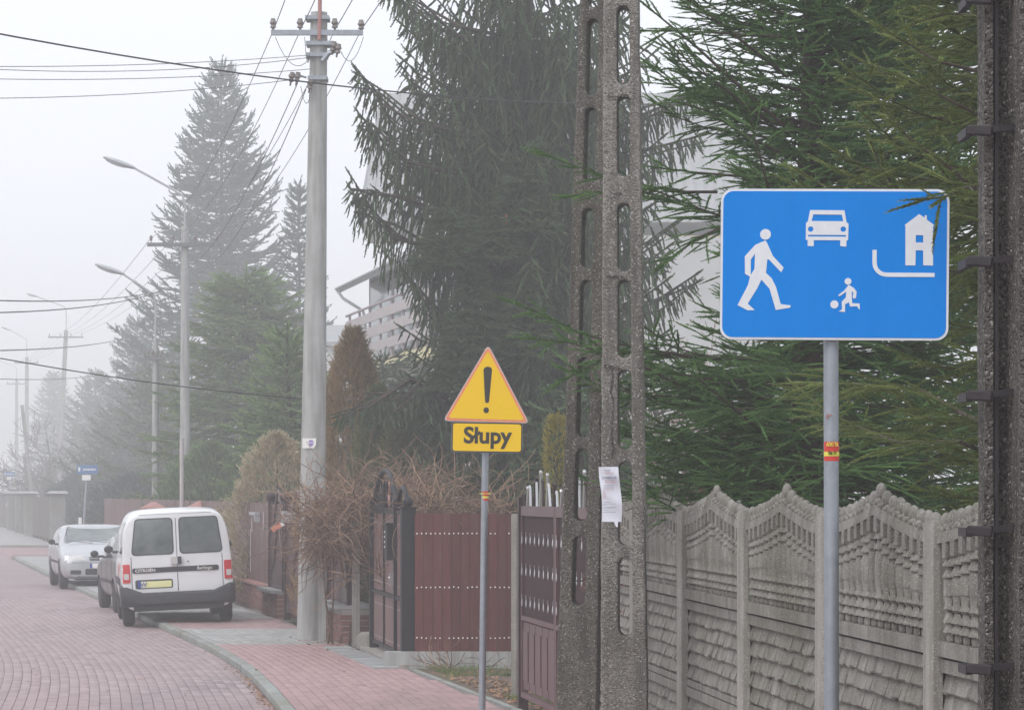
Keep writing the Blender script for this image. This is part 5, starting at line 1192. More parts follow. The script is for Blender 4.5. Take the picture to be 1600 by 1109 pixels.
# white house with the board balcony, side facing the street
D2 = 72; k2 = D2/F
q = thing('white_house', 'white house with eaves, drainpipe and a board balcony between the thuja and the spruce', 'house', (gx(566, 84)+.2, 84, 0), math.atan2(-1, .207))
# local +x = towards the camera along the street, street side = -y
fx = lambda px: ((px-gx(566, 84)*0-800)) 
def lx(px):   # distance along the facade for an image column
    # point on line p = p0 + t*dir, dir=(.2027,-.979)
    p0x, p0y = gx(566, 84), 84; dx, dy = .2027, -.9792; u = (px-800)/F
    return (u*p0y-p0x)/(dx-u*dy)
def lz(px, py): t = lx(px); return EYE+(HZ-py)*(84-.9792*t)/F
LW = lx(700)
MB().b2((0, 0, -.1), (LW, 8, lz(566, 445)+.30)).build('wall', 'wallw', q)
zs0 = lz(600, 582); zsl = (lz(578, 566)+lz(640, 562))/2
zf = 2.1+(HZ-566)*80/F
MB().b2((.3, -.62, zf-.28), (LW, -.01, zf)).build('balcony_slab', 'wallc', q)
for k, zc_ in enumerate((.35, .78, 1.20)):
    MB().b2((.2, -.72, zf+zc_-.13), (LW, -.68, zf+zc_+.13)).build('balcony_board', 'board', q)
MB().tube([(.2, -.70, zf+1.5), (LW, -.70, zf+1.5)], .035, 6).build('balcony_rail', 'frame', q)
n_ = 7
for k in range(n_+1): MB().tube([(.55+(LW-.7)*k/n_, -.65, zf), (.55+(LW-.7)*k/n_, -.65, zf+1.5)], .04, 6).build('balcony_post', 'frame', q)
for k in range(3):
    a = .6+k*(LW-1)/3; w0 = MB().b2((a, -.05, zf+.1), (a+(LW-1)/3-.3, -.0, zf+2.5)).build('window', 'frame', q); MB().b2((a+.1, -.07, zf+.2), (a+(LW-1)/3-.4, -.052, zf+2.4)).build('pane', 'glassh', w0)
    w0 = MB().b2((a, -.05, zf-2.2), (a+(LW-1)/3-.3, -.0, zf-.5)).build('window', 'wallw', q); MB().b2((a+.1, -.07, zf-2.1), (a+(LW-1)/3-.4, -.052, zf-.6)).build('pane', 'glassh', w0)
zE = lz(566, 445); b = MB(); rp = [(-1.2, -.72, zE-.05), (LW+1, -.72, zE-.05), (LW+1, 5, zE+3.3), (-1.2, 5, zE+3.3)]
b.add(rp+[(x, y, z-.13) for x, y, z in rp], [(0, 1, 2, 3), (7, 6, 5, 4), (0, 4, 5, 1), (1, 5, 6, 2), (2, 6, 7, 3), (3, 7, 4, 0)]); b.build('roof', 'roofg', q)
MB().tube([(-1.2, -.80, zE-.05), (LW+1, -.80, zE-.05)], .045, 8).build('gutter', 'lampg', q); MB().tube([(-1.0, -.80, zE-.1), (-.8, -.65, zE-.35), (-.2, -.15, zE-.75), (-.1, -.1, zE-1.0), (-.1, -.1, .2)], .045, 8).build('drainpipe', 'lampg', q, True)
# lower white annex behind it
an = thing('white_outbuilding', 'pale low white building just right of the street pole, fading into the fog', 'house', (gx(548, 110), 110, 0)); MB().b2((-.9, 0, 0), (1.6, 6, EYE+(HZ-540)*110/F)).build('wall', 'wallw', an)
b = MB(); z_ = EYE+(HZ-540)*110/F; b.add([(-1.3, -.3, z_), (2, -.3, z_), (2, 6.3, z_+1.0), (-1.3, 6.3, z_+1.0), (-1.3, -.3, z_+.15), (2, -.3, z_+.15), (2, 6.3, z_+1.15), (-1.3, 6.3, z_+1.15)], [(0, 1, 2, 3), (7, 6, 5, 4), (0, 4, 5, 1), (1, 5, 6, 2), (2, 6, 7, 3), (3, 7, 4, 0)]); b.build('roof', 'roofg', an)
# far grey roofed house in the fog
D3 = 250; fh = thing('hazy_house', 'faint grey roofed house far down the street behind the crossarm pole', 'house', (gx(150, D3), D3, 0))
e = lambda px: gx(px, D3)-fh.location.x; ez = lambda py: EYE+(HZ-py)*D3/F
MB().b2((e(105), 0, 0), (e(215), 9, ez(668))).build('wall', 'wallw', fh); b = MB(); b.add([(e(95), -.5, ez(672)), (e(225), -.5, ez(672)), (e(205), 5, ez(600)), (e(140), 5, ez(606)), (e(95), 10, ez(672)), (e(225), 10, ez(672))], [(0, 1, 2, 3), (3, 2, 5, 4), (0, 3, 4), (1, 5, 2), (0, 4, 5, 1)]); b.build('roof', 'roofg', fh)
for k in range(3): w0 = MB().b2((e(120+28*k), -.05, ez(720)), (e(135+28*k), .0, ez(690))).build('window', 'wallw', fh)
# ------------------------------------------------------------ trees and shrubs beyond the fences
def ptree(px, d): return (gx(px, d), d, 0)
# big weeping spruce, d 43
DS_ = 43.0
def extraW(pl, wood, rnd):
    bx, by = gx(815, DS_), DS_
    def w(px, py, d=DS_): return at(px, py, d)-Vector((bx, by, 0))
    for P, sl in (([w(800, 60, 42.6), w(720, 50, 42), w(650, 10, 41.8), w(600, -15, 41.8)], .9), ([w(800, 200, 42.6), w(730, 215, 42), w(650, 190, 41.8), w(600, 150, 41.8), w(560, 112, 41.8)], 1.2),
                  ([w(800, 250, 42.6), w(720, 260, 42), w(640, 250, 41.8), w(590, 215, 41.8), w(562, 185, 41.8)], 1.0), ([w(790, 420, 42.6), w(700, 400, 42), w(620, 360, 41.8), w(575, 322, 41.8), w(548, 285, 41.8)], 1.1),
                  ([w(790, 380, 42.6), w(700, 340, 42), w(640, 320, 41.8), w(590, 300, 41.8), w(560, 310, 41.8)], .9), ([w(800, 520, 42.6), w(720, 510, 42), w(670, 470, 41.8), w(632, 432, 41.8)], .9),
                  ([w(810, 240, 42.6), w(900, 235, 42.6), w(1000, 180, 43), w(1070, 160, 43.5), w(1085, 148, 43.5)], .9), ([w(810, 260, 42.8), w(920, 260, 43), w(1020, 235, 43.5), w(1095, 210, 43.8)], 1.0),
                  ([w(820, 500, 42.6), w(930, 500, 43), w(1030, 470, 43.5), w(1085, 440, 43.8)], .9), ([w(820, 430, 42.6), w(920, 420, 43), w(980, 410, 43.5), w(1040, 410, 43.8)], .7),
                  ([w(700, 620, 42.6), w(640, 600, 41.6), w(580, 620, 41), w(530, 650, 41)], .7), ([w(740, 660, 42.6), w(660, 600, 41.6), w(600, 640, 41)], .6)):
        for k in range(4):
            P2 = [p+Vector((0, rnd.uniform(-1.0, .2)*i/len(P), rnd.uniform(-.16, .1)*(i > 0))) for i, p in enumerate(P)]
            branch(pl, wood, P2, sl*rnd.uniform(.7, 1.1), .09, .16, 1.3, False, r0=.035, rnd=rnd, s0=.1, ang=50)
    # upright fresh shoots in front
    for px, py, h in ((735, 410, 1.5), (822, 428, 1.2), (700, 330, .8), (815, 235, 1.2), (725, 500, 1.0), (770, 330, .7)):
        for k in range(9):
            z = k/9; p = w(px, py+150*h*z*.8, 41.2)
            for j in range(3+2*k):
                a = rnd.random()*2*PI; L = .14+.45*z
                branch(pl, None, [p, p+Vector((math.cos(a)*L*.6, math.sin(a)*L*.6, .04)), p+Vector((math.cos(a)*L, math.sin(a)*L, -.02*L))], .22, .10, .16, .25, False, r0=.01, rnd=rnd, tone=.95)
cw, nw_ = conifer('weeping_spruce', 'tall grey-green weeping spruce with hanging curtains of shoots behind the yellow warning sign', 'tree', ptree(815, DS_), 14.5, .7, 1.7, 'needC', nb=12, dz=.26, sp=.19, stp=.095, slr=.50,
    rise=.12, droop=.28, tip=.30, hang=1.1, pw=.32, tmpl=TW, seed=5, rt=.26, tert=False, riset=.5, extra=extraW, rmin=.6, keep=lambda z, az, L: (z < 8.9 or random.random() < .3)*(.66 if 3.2 < z < 6.2 and math.cos(az) < -.1 else 1))
# blue-grey spruce
DB_ = 146
cb, nb_ = conifer('blue_spruce', 'tall hazy blue-grey spruce with upturned tips behind the street lamp', 'tree', ptree(346, DB_), EYE+(HZ-104)*DB_/F, .8, 5.6, 'needD', nb=10, dz=.82, sp=.50, stp=.25, slr=.42, rise=.05, droop=.20, tip=.30, hang=.05, pw=.78,
    tmpl=TM, seed=12, rt=.22, tert=True, riset=.55, rmin=.25)
cs, ns_ = conifer('slim_spruce', 'slim hazy spruce with a thin pointed leader directly left of the street pole', 'tree', ptree(467, 130), EYE+(HZ-290)*130/F, .6, 2.2, 'needD', nb=7, dz=.62, sp=.42, stp=.26, slr=.40, rise=.1, droop=.15, tip=.25, hang=.05, pw=.8, tmpl=TM, seed=15, rt=.13, riset=.5, rmin=.15)
cl, nl_ = conifer('light_green_spruce', 'bushy light green spruce in front of the tall blue-grey one', 'tree', ptree(385, 84), EYE+(HZ-425)*84/F, .3, 2.6, 'needE', nb=10, dz=.34, sp=.29, stp=.165, slr=.42, rise=.15, droop=.25, tip=.1, hang=.25, pw=.45, tmpl=TM, seed=17, rt=.13, riset=.3, rmin=.5)
c2, n2_ = conifer('yew_tree', 'dense green conifer between the street pole and the beige shrub', 'tree', ptree(450, 62), EYE+(HZ-520)*62/F, .2, 1.0, 'needE', nb=9, dz=.34, sp=.26, stp=.17, slr=.42, rise=.3, droop=.25, tip=.1, hang=.15, pw=.45, tmpl=TM, seed=23, rt=.1, riset=.5, rmin=.4)
far_group = 'hazy conifers far down the street'
for px, top, d, R_, lab, sd in ((215, 498, 180, 3.2, 'dark green spruce low on the left of the tall blue-grey spruce', 31), (150, 585, 230, 4.2, 'faint conifer left of the blue-grey spruce, above the street name sign', 32), (84, 585, 330, 4.5, 'barely visible conifer between the far crossarm poles', 33), (250, 560, 125, 2.7, 'mid grey conifer filling the base left of the blue-grey spruce', 34), (190, 640, 160, 4, 'wide hazy spruce bough mass over the street name sign', 36)):
    conifer('spruce_tree', lab, 'tree', ptree(px, d), EYE+(HZ-top)*d/F, .3, R_, 'needD' if sd % 2 else 'needC', nb=7, dz=.6, sp=.5, stp=.28, slr=.36, rise=.08, droop=.2, tip=.2, hang=.1, pw=.7, tmpl=TF, seed=sd, rt=.15, group=far_group, riset=.5)
for px, top, d, R_, lab, sd in ((600, 560, 60, 1.7, 'dark conifer hedge clump below the board balcony', 41), (1180, 560, 30, 1.6, 'dark evergreen in the garden behind the blue sign', 42), (690, 640, 47, 1.4, 'dark green low spruce behind the dry vine', 43), (905, 600, 36, 1.0, 'dark low conifer behind the brown metal gate', 44)):
    conifer('garden_conifer', lab, 'tree', ptree(px, d), EYE+(HZ-top)*d/F, .2, R_, 'needC', nb=8, dz=.38, sp=.26, stp=.18, slr=.4, rise=.1, droop=.3, tip=.1, hang=.3, pw=.4, tmpl=TM, seed=sd, rt=.1, riset=.3, rmin=.4)
# thujas and the beige shrub: upright sprays filling an egg
def bush(name, label, cat, px, top, d, R_, m, n, sz, seed, z0=0, up=.9, pw=1.0, lumps=7, tm=None, stemr=.05, belly=.35):
    rnd = random.Random(seed); H = EYE+(HZ-top)*d/F; root = thing(name, label, cat, ptree(px, d)); pl = Plc()
    for i in range(n):
        t = rnd.random()**.8; z = z0+(H-z0)*t; prof = math.sin(PI*min(1, (t+belly)/(1+belly)*1.0))**.75 if pw == 0 else min(1, (t+.12)/.22)**.6*(1-t)**pw
        a = rnd.random()*2*PI; q = 1+.20*noise.noise(Vector((math.cos(a)*2.2+seed, math.sin(a)*2.2, z*1.6)))*2
        r = R_*prof*q*(1-.45*rnd.random()**2.2); p = Vector((math.cos(a)*r, math.sin(a)*r, z)); dd = Vector((math.cos(a)*(1-up*.5)+rnd.gauss(0, .25), math.sin(a)*(1-up*.5)+rnd.gauss(0, .25), up+rnd.gauss(0, .2)))
        pl.add(p, dd, Vector((0, 0, 1)) if abs(dd.normalized().z) < .95 else Vector((1, 0, 0)), sz*rnd.uniform(.6, 1.2), rnd.random()**1.6*(.4+.6*min(1, q)))
    V, T = tm or TM; soup('foliage', m, V, T, pl.P, pl.X, pl.U, pl.S, pl.T, root)
    b = MB(); b.tube([(0, 0, -.1), (.02, .02, H*.5), (0, 0, H*.9)], [stemr, stemr*.7, .01], 6); b.build('trunk', 'bark', root)
    return root
TT = sprig(14, .30, .085, 34, .0, 9)
bush('thuja', 'tall rust-brown thuja with a narrow pointed top right of the street pole', 'tree', 551, 524, 43.5, 1.02, 'thuja', 8000, .17, 51, up=1.0, pw=.68, tm=TT)
bush('thuja', 'broad olive thuja with rusty patches, right of the rust-brown one', 'tree', 590, 612, 42.5, .80, 'thuja2', 5200, .16, 52, up=1.0, pw=.7, tm=TT)
bush('thuja', 'short green thuja under the hanging spruce boughs', 'tree', 622, 668, 42, .45, 'thuja2', 2400, .15, 53, up=1.0, pw=.5, tm=TT)
bush('beige_shrub', 'rounded beige dry shrub beside the street pole above the board fence', 'shrub', 432, 683, 52.5, .95, 'shrub', 4200, .15, 54, up=.7, pw=0, belly=.15)
bush('green_shrub', 'dark green shrub above the white van roof', 'shrub', 330, 700, 74, 1.4, 'needE', 3800, .24, 55, up=.7, pw=0, belly=.15)
bush('green_shrub', 'grey-green shrub left of the white van roof', 'shrub', 215, 745, 108, 2.0, 'needD', 3200, .32, 56, up=.7, pw=0, belly=.15)
bush('green_shrub', 'hazy shrub mass behind the street name sign', 'shrub', 165, 728, 150, 2.8, 'needD', 3200, .42, 57, up=.7, pw=0, belly=.15)
bush('yellow_shrub', 'yellowish leaved shrub peeping out left of the two-legged concrete pole', 'shrub', 869, 650, 29, .15, 'yellowleaf', 900, .06, 58, z0=1.7, up=.6, pw=.3, stemr=.015)
bush('ivy_bush', 'dark ivy mound behind the top of the plank fence', 'shrub', 745, 742, 36.5, .85, 'needC', 2600, .12, 59, up=.4, pw=0, belly=.2)
# bare shrubs
rnd = random.Random(77)
def bare(name, label, cat, px, d, n, L, r, depth, m, spread=.5, z=0, hang=0, wdt=.3, lean=(0, 0), nn=3, minr=.0015, up=1.3, shrink=.72):
    root = thing(name, label, cat, ptree(px, d)); st = [((rnd.uniform(-wdt, wdt), rnd.uniform(-wdt, wdt)*.6, z), (rnd.gauss(lean[0], .4), rnd.gauss(lean[1], .4), up), L*rnd.uniform(.7, 1.1), r) for i in range(n)]
    twigs('branches', m, st, depth, rnd, nn, root, shrink, spread, hang=hang, minr=minr); return root
bare('bare_tree', 'bare hazy tree with knobbly upright twigs far down the street', 'tree', 95, 170, 9, 3.0, .08, 4, 'greytwig', .5, .6, wdt=.9, minr=.014, nn=3)
bare('bare_tree', 'low bare tree at the left edge in the thick fog', 'tree', 38, 210, 9, 3.0, .08, 4, 'greytwig', .5, .6, wdt=.9, minr=.016, nn=3)
bare('bare_birch', 'faint leafless birch behind the white house roof', 'tree', 556, 105, 3, 4.2, .08, 4, 'greytwig', .45, 0, wdt=.2, minr=.012, nn=3)
bare('red_shrub', 'reddish bare shrub behind the concrete fence beside the two-legged pole', 'shrub', 1085, 19.6, 24, .40, .010, 4, 'redtwig', .6, 1.35, wdt=.32, minr=.0028, nn=3)
bare('red_shrub', 'pinkish twiggy shrub in front of the cream house', 'shrub', 1075, 60, 14, 1.9, .025, 4, 'redtwig', .45, 1.0, wdt=1.1, minr=.007, nn=3)
bare('dry_shrub', 'tall brown dry stems rising behind the plank fence', 'shrub', 690, 36.5, 14, .8, .011, 3, 'vine', .35, .7, wdt=.7, minr=.004, nn=3)
bare('dry_shrub', 'thin dry stems right of the yellow sign post', 'shrub', 800, 35.2, 9, .85, .008, 3, 'vine', .35, .8, wdt=.5, minr=.003, nn=2)
# the dry vine over the fence and the street pole
vn = thing('dry_vine', 'tangled brown leafless vine climbing over the fence and round the street pole', 'vine', (gx(540, 38.6), 38.6, 0))
def vine(name, cnt, sampler, Lr, r, rnd, droop, segs=11, wander=.35):
    b = MB(); tones = []
    for i in range(cnt):
        p, d = sampler(i); L = rnd.uniform(*Lr); P = [Vector(p)]; dd = Vector(d).normalized(); curl = Vector((rnd.gauss(0, .16), rnd.gauss(0, .16), rnd.gauss(0, .16)))
        for k in range(segs):
            dd = (dd+curl+Vector((rnd.gauss(0, wander*.5), rnd.gauss(0, wander*.5), rnd.gauss(0, wander*.5)-droop))).normalized(); P.append(P[-1]+dd*L/segs)
        c0 = len(b.v); rr = r*rnd.uniform(.5, 1.4); b.tube(P, [rr*(1-.5*k/segs) for k in range(segs+1)], 4, False); tones.append((len(b.v)-c0, rnd.random()**1.5))
    me = bpy.data.meshes.new(name); me.from_pydata(b.v, [], b.f); me.materials.append(MT['vine']); a = me.attributes.new('tone', 'FLOAT', 'POINT'); a.data.foreach_set('value', np.concatenate([np.full(c, t, np.float32) for c, t in tones]))
    o = link(name, me, vn); o['kind'] = 'stuff'; return o
V0 = vn.location
def samp_top(i):   # mound over the fence line from the pole to the plank fence
    px = rnd.uniform(480, 690); py = rnd.gauss(782, 13) if px > 540 else rnd.gauss(812, 20); d = rnd.uniform(37.2, 39.3)
    return at(px, py, d)-V0, (rnd.gauss(0, 1), rnd.gauss(0, .5), rnd.gauss(.25, .4))
def samp_hang(i):
    px = rnd.triangular(478, 598, 505); py = rnd.uniform(775, 850); return at(px, py, rnd.uniform(38.2, 39.3))-V0, (rnd.gauss(-.1, .4), rnd.gauss(0, .3), -1)
def samp_fence(i):
    px = rnd.uniform(640, 800); return at(px, rnd.gauss(800, 8), rnd.uniform(33.8, 34.8))-V0, (rnd.gauss(0, 1), rnd.gauss(0, .3), rnd.gauss(.35, .4))
vine('vine_tangle', 760, samp_top, (.4, 1.1), .0075, rnd, .08, wander=.5); vine('hanging_stems', 480, samp_hang, (.35, 1.0), .007, rnd, .07, wander=.5)
vine('fence_top_stems', 240, samp_fence, (.35, 1.0), .0065, rnd, .03, wander=.5)
b = MB()
for px0, px1 in ((520, 505), (545, 530), (560, 520), (590, 560), (575, 610), (530, 560), (512, 520), (600, 640), (565, 548)):
    p = at(px0, 990, 38.6)-V0; p.z = 0.05; q = at(px1, 800, 38.8)-V0
    b = MB(); b.tube([p, p.lerp(q, .3)+Vector((rnd.gauss(0, .08), 0, 0)), p.lerp(q, .65)+Vector((rnd.gauss(0, .1), 0, 0)), q], [.018, .014, .012, .009], 6); b.build('vine_stem', 'vine', vn, True)
# ------------------------------------------------------------ fences further down the street
board_fence(PX(88, .2), PX(62.2, .2), .1, 1.86, 'brown board fence behind the parked cars, beyond the brick plinth', .16, name='board_fence', posts=2.6)
for px, d in ((240, 68), (314, 60)):
    bpz = MB(); t_ = thing('brick_pillar', 'brick fence pillar with a pink pyramid cap, %s above the van roof' % ('left one' if px == 240 else 'right one'), 'pillar', (gx(px, d), d, PZ), math.atan2(-1, .21), 'pillars with pink pyramid caps')
    zt_ = EYE+(HZ-797)*d/F-PZ; MB().b2((-.22, -.22, 0), (.22, .22, zt_)).build('shaft', 'brick', t_); MB().box((0, 0, zt_+.03), (.62, .62, .06)).box((0, 0, zt_+.13), (.56, .56, .14), None, .15).build('cap', 'cap', t_)
pg = 'pillars of the far fence'
def farfence(d0, d1, label, step=.16, m='plank2'):
    return board_fence(PX(d1, .1), PX(d0, .1), .12, 1.85, label, step, m, name='board_fence', posts=3)
farfence(112, 133, 'hazy brown picket fence beyond the side street', .22, 'greytwig'); farfence(136, 215, 'faint board fence in the thick fog at the far left', .42, 'greytwig')
for i, (d, lab) in enumerate(((111.3, 'nearest pillar of the hazy fence beyond the side street'), (134.5, 'tall pillar with a pale cap in the middle of the far fence'), (145, 'second far pillar with a pale cap'), (156, 'third far pillar in the fog'), (170, 'faintest far pillar in the fog'))):
    t_ = thing('fence_pillar', lab, 'pillar', (propx(d)+.05, d, PZ), math.atan2(-1, .21), pg); MB().b2((-.28, -.28, 0), (.28, .28, 2.0)).build('shaft', 'kerb', t_); MB().box((0, 0, 2.05), (.85, .85, .1), None, .7).build('cap', 'coping', t_)
for px, d in ((27, 175), (45, 158)): 
    o = MB().box((0, 0, .3), (1.4, .2, .6)).build('low_wall', 'board', None, loc=(gx(px, d), d, PZ)); tag(o, 'low pinkish wall piece at the foot of the far fence, %s' % ('farther one' if d == 175 else 'nearer one'), 'wall')
# street name signs
def namesign(px, d, ytop, base_px, label, small=False):
    t_ = thing('street_name_sign', label, 'road sign', (gx(base_px, d), d, PZ), 0, 'street name signs'); hh = EYE+(HZ-ytop)*d/F-PZ; dx = gx(px, d)-gx(base_px, d)
    MB().tube([(0, 0, -.05), (dx, 0, hh)], .04, 8).build('post', 'steel', t_, True)
    s = MB().box((dx, -.06, hh-.12), (.62, .02, .26)).build('sign_plate', 'blue2', t_); s.rotation_euler.z = 0
    MB().box((dx-.24, -.072, hh-.11), (.06, .004, .12)).build('emblem', 'nail', s)
    for k in range(9): MB().box((dx-.10+.042*k, -.072, hh-.12), (.03, .004, .045+.02*(k % 3 == 0))).build('letter_stroke', 'nail', s)
    MB().box((dx-.03, -.06, hh-.36), (.26, .015, .16)).build('number_plate', 'nail', t_)
    MB().box((-.12+dx*.4, -.03, hh*.42), (.1, .03, .2)).build('notice_card', 'nail', t_); return t_
namesign(137, 86, 727, 128, 'blue street name sign on a leaning grey post left of the parked silver car'); namesign(15, 165, 737, 14, 'very faint blue street name sign at the left edge of the photo')
# ------------------------------------------------------------ utility poles and street lamps along the street
pole_g = 'utility poles along the street'
def arm_lamp(root, z0, z1, reach, hh, label_parent=None, lamp=.75):
    P = [(0, 0, z0), (0, 0, z1-.35), (-.06, -.02, z1-.12), (-.28, -.04, z1), (-reach, -.1, z1+hh)]
    MB().tube(P, [.035, .032, .03, .03, .028], 7).build('lamp_arm', 'lampg', root, True)
    a = math.atan2(hh, reach-.28); c = Vector((-reach-.3, -.1, z1+hh+.3*math.tan(a))); R = Matrix.Rotation(a, 3, 'Y')
    b = MB(); b.ball((0, 0, 0), .5, 14, 8, (lamp*1.15, .24, .13)); o = b.build('lamp_head', 'lampg', root, True); o.location = c; o.rotation_euler.y = a
    b = MB(); b.ball((-.06, 0, -.035), .5, 12, 6, (lamp*.75, .2, .12)); b.build('lamp_lens', 'lens', o, True)
def utility(px, d, label, ycross, ylampbase=None, lx_=None, ly=None, r=.12, wcross=2.0, base=None, slant=0, square=False):
    t_ = thing('utility_pole', label, 'pole', (gx(px, d), d, 0), 0, pole_g); hc = EYE+(HZ-ycross)*d/F; top = hc+.5
    tx = -slant
    b = MB(); b.tube([(0, 0, -.1), (tx*.5, 0, top*.5), (tx, 0, top)], [r*1.35, r*1.15, r*.9], 4 if square else 12); b.build('shaft', 'smoothc', t_, not square)
    MB().b2((tx-wcross/2, -r-.08, hc-.05), (tx+wcross/2, -r-.0, hc+.05)).build('crossarm', 'wireg', t_)
    for k in range(4): link('insulator', ins, t_, (tx-wcross/2+.1+(wcross-.2)*k/3, -r-.04, hc+.1))
    if lx_:
        zl = EYE+(HZ-ylampbase)*d/F; reach = -(lx_-px)*d/F-.35-tx; q = link('lamp_mount', None, t_, (tx, -.1, 0)) if False else t_
        P = [(tx, 0, hc), (tx, 0, zl-.4), (tx-.05, -.02, zl-.15), (tx-.3, -.04, zl+.02)]
        zt_ = EYE+(HZ-ly)*d/F; ex_ = gx(lx_, d)-gx(px, d); P.append((ex_+.75, -.1, zt_-.13)); MB().tube(P, .032, 7).build('lamp_arm', 'lampg', t_, True)
        a = math.atan2(zt_-zl, -(ex_-tx)); o = MB().ball((0, 0, 0), .5, 14, 8, (.95, .26, .15)).build('lamp_head', 'lampg', t_, True); o.location = (ex_+.42, -.1, zt_-.02); o.rotation_euler.y = a
        MB().ball((-.06, 0, -.04), .5, 12, 6, (.65, .2, .13)).build('lamp_lens', 'lens', o, True)
    return t_
utility(289, 76, 'pole with a curved street lamp in front of the tall blue-grey spruce', 383, 298, 163, 254, wcross=1.95, r=.11)
utility(243, 84, 'half hidden street lamp pole whose lamp head hangs below and left of the first lamp', 560, 452, 150, 420, wcross=.6, r=.09)
utility(88, 205, 'grey pole with crossarm and street lamp between the bare tree and the spruce', 527, 478, 42, 461, wcross=2.5, r=.2, slant=-.7, square=True)
utility(42, 250, 'faint pole with crossarm and street lamp near the left edge', 567, 528, 2, 513, wcross=2.1, r=.2, square=True)
utility(26, 300, 'faintest pole with a crossarm at the left edge', 600, 572, -14, 561, wcross=2, r=.2, square=True)
b = MB(); b.tube([(0, 0, 0), (-.6, 0, 4.6)], .10, 4); tag(b.build('strut_pole', 'smoothc', None, loc=(gx(56, 150), 150, 2.2-.2)), 'slanting strut leaning against the faint pole near the left edge', 'strut')
t0 = bpy.data.objects['strut_pole']; t0.location.z = 0; t0.scale = (1.2, .6, 1.45)
b = MB(); tag(b.tube([(0, 0, 0), (0, 0, EYE+(HZ-690)*62/F)], .045, 8).build('thin_post', 'board', None, loc=(gx(284, 62), 62, PZ)), 'thin light post rising just above the white van roof', 'post')
# ------------------------------------------------------------ wires
def wire(a, b_, sag, r, m, label, n=20, grp='overhead wires'):
    a = Vector(a); b_ = Vector(b_); P = [a.lerp(b_, i/n)-Vector((0, 0, sag*4*(i/n)*(1-i/n))) for i in range(n+1)]
    o = MB().tube([p-a for p in P], r, 5).build('overhead_wire', m, None, True); o.location = a; tag(o, label, 'wire', grp); return o
wire(at(-60, 42, 26), at(1075, 162, 40.3), .22, .009, 'wire', 'thick black cable running across the whole street above the street pole')
wire(at(-40, 104, 34), at(487, 86, D4-.1), .05, .005, 'wireg', 'upper wire of the pair running left from the street pole top')
wire(at(-40, 107, 34), at(484, 90, D4-.1), .10, .005, 'wireg', 'lower wire of the pair running left from the street pole top')
wire(at(-40, 123, 34), at(487, 108, D4-.1), .06, .005, 'wireg', 'single wire below the pair left of the street pole')
wire(at(-40, 154, 34), at(456, 125, D4-.1), .06, .005, 'wireg', 'wire ending at the small insulator left of the street pole')
wire(at(-40, 468, 42), at(250, 455, 84), .12, .011, 'wire', 'upper dark cable ending at the half hidden street lamp')
wire(at(-40, 489, 42), at(250, 456, 84), .14, .011, 'wire', 'lower dark cable ending at the half hidden street lamp')
wire(at(-40, 548, 50), at(190, 530, 112), .1, .014, 'wireg', 'thin cable ending at the dark green spruce')
wire(at(-40, 552, 36), at(575, 629, 45), .10, .008, 'wire', 'long black cable sloping down to the rust-brown thuja')
wire(at(-40, 590, 60), at(160, 585, 110), .1, .010, 'wireg', 'faint wire low in the fog at the left')
tops = [(428, 'outer left'), (470, 'inner left'), (524, 'inner right'), (565, 'outer right')]
for i, (px, nm_) in enumerate(tops):
    a = at(px, 46, D4-.14); wire(a, (gx(289, 76)-.9+.58*i, 75.9, EYE+(HZ-381)*76/F+.15), .55, .006, 'wireg', nm_+' line wire from the street pole down to the lamp pole')
    wire(a, (ap.location.x-.75+.5*i, 16.3, 9.2), .35, .007, 'wireg', nm_+' line wire from the street pole up towards the camera')
for i, (a, b_, nm_) in enumerate(((465, 130, 'left'), (478, 140, 'right'))): wire(at(a, b_, D4-.2), (gx(289, 76)-.2+.5*i, 75.9, EYE+(HZ-425)*76/F), .6, .007, 'wireg', nm_+' lower wire from the small insulators to the lamp pole')
for i in range(4): wire((gx(289, 76)-.9+.58*i, 76, EYE+(HZ-381)*76/F+.15), (gx(103, 205)-.7+.45*i, 205, EYE+(HZ-525)*205/F+.15), .5, .008, 'wireg', ('first', 'second', 'third', 'fourth')[i]+' line wire between the lamp pole and the next crossarm pole, from the left')
for i in range(4): wire((gx(103, 205)-.7+.45*i, 205, EYE+(HZ-525)*205/F+.15), (gx(42, 250)-.6+.4*i, 250, EYE+(HZ-566)*250/F+.15), .3, .009, 'wireg', ('first', 'second', 'third', 'fourth')[i]+' faint line wire between the two far crossarm poles, from the left')
for i, (pa, pb) in enumerate((((430, 58), (484, 92)), ((476, 58), (484, 84)), ((568, 58), (532, 80)))):
    b = MB(); A = Vector(at(*pa, D4-.16))-sp_.location; B_ = Vector(at(*pb, D4-.16))-sp_.location; b.tube([A.lerp(B_, k/8)-Vector((0, 0, .9*(k/8)*(1-k/8))) for k in range(9)], .006, 4); b.build('jumper_wire', 'wireg', sp_, True)
b = MB(); A = Vector(at(470, 135, D4-.2))-sp_.location; B_ = Vector(at(488, 135, D4-.2))-sp_.location; b.tube([A.lerp(B_, k/8)-Vector((0, 0, .95*(k/8)*(1-k/8))) for k in range(9)], .006, 4); b.build('jumper_wire', 'wireg', sp_, True)
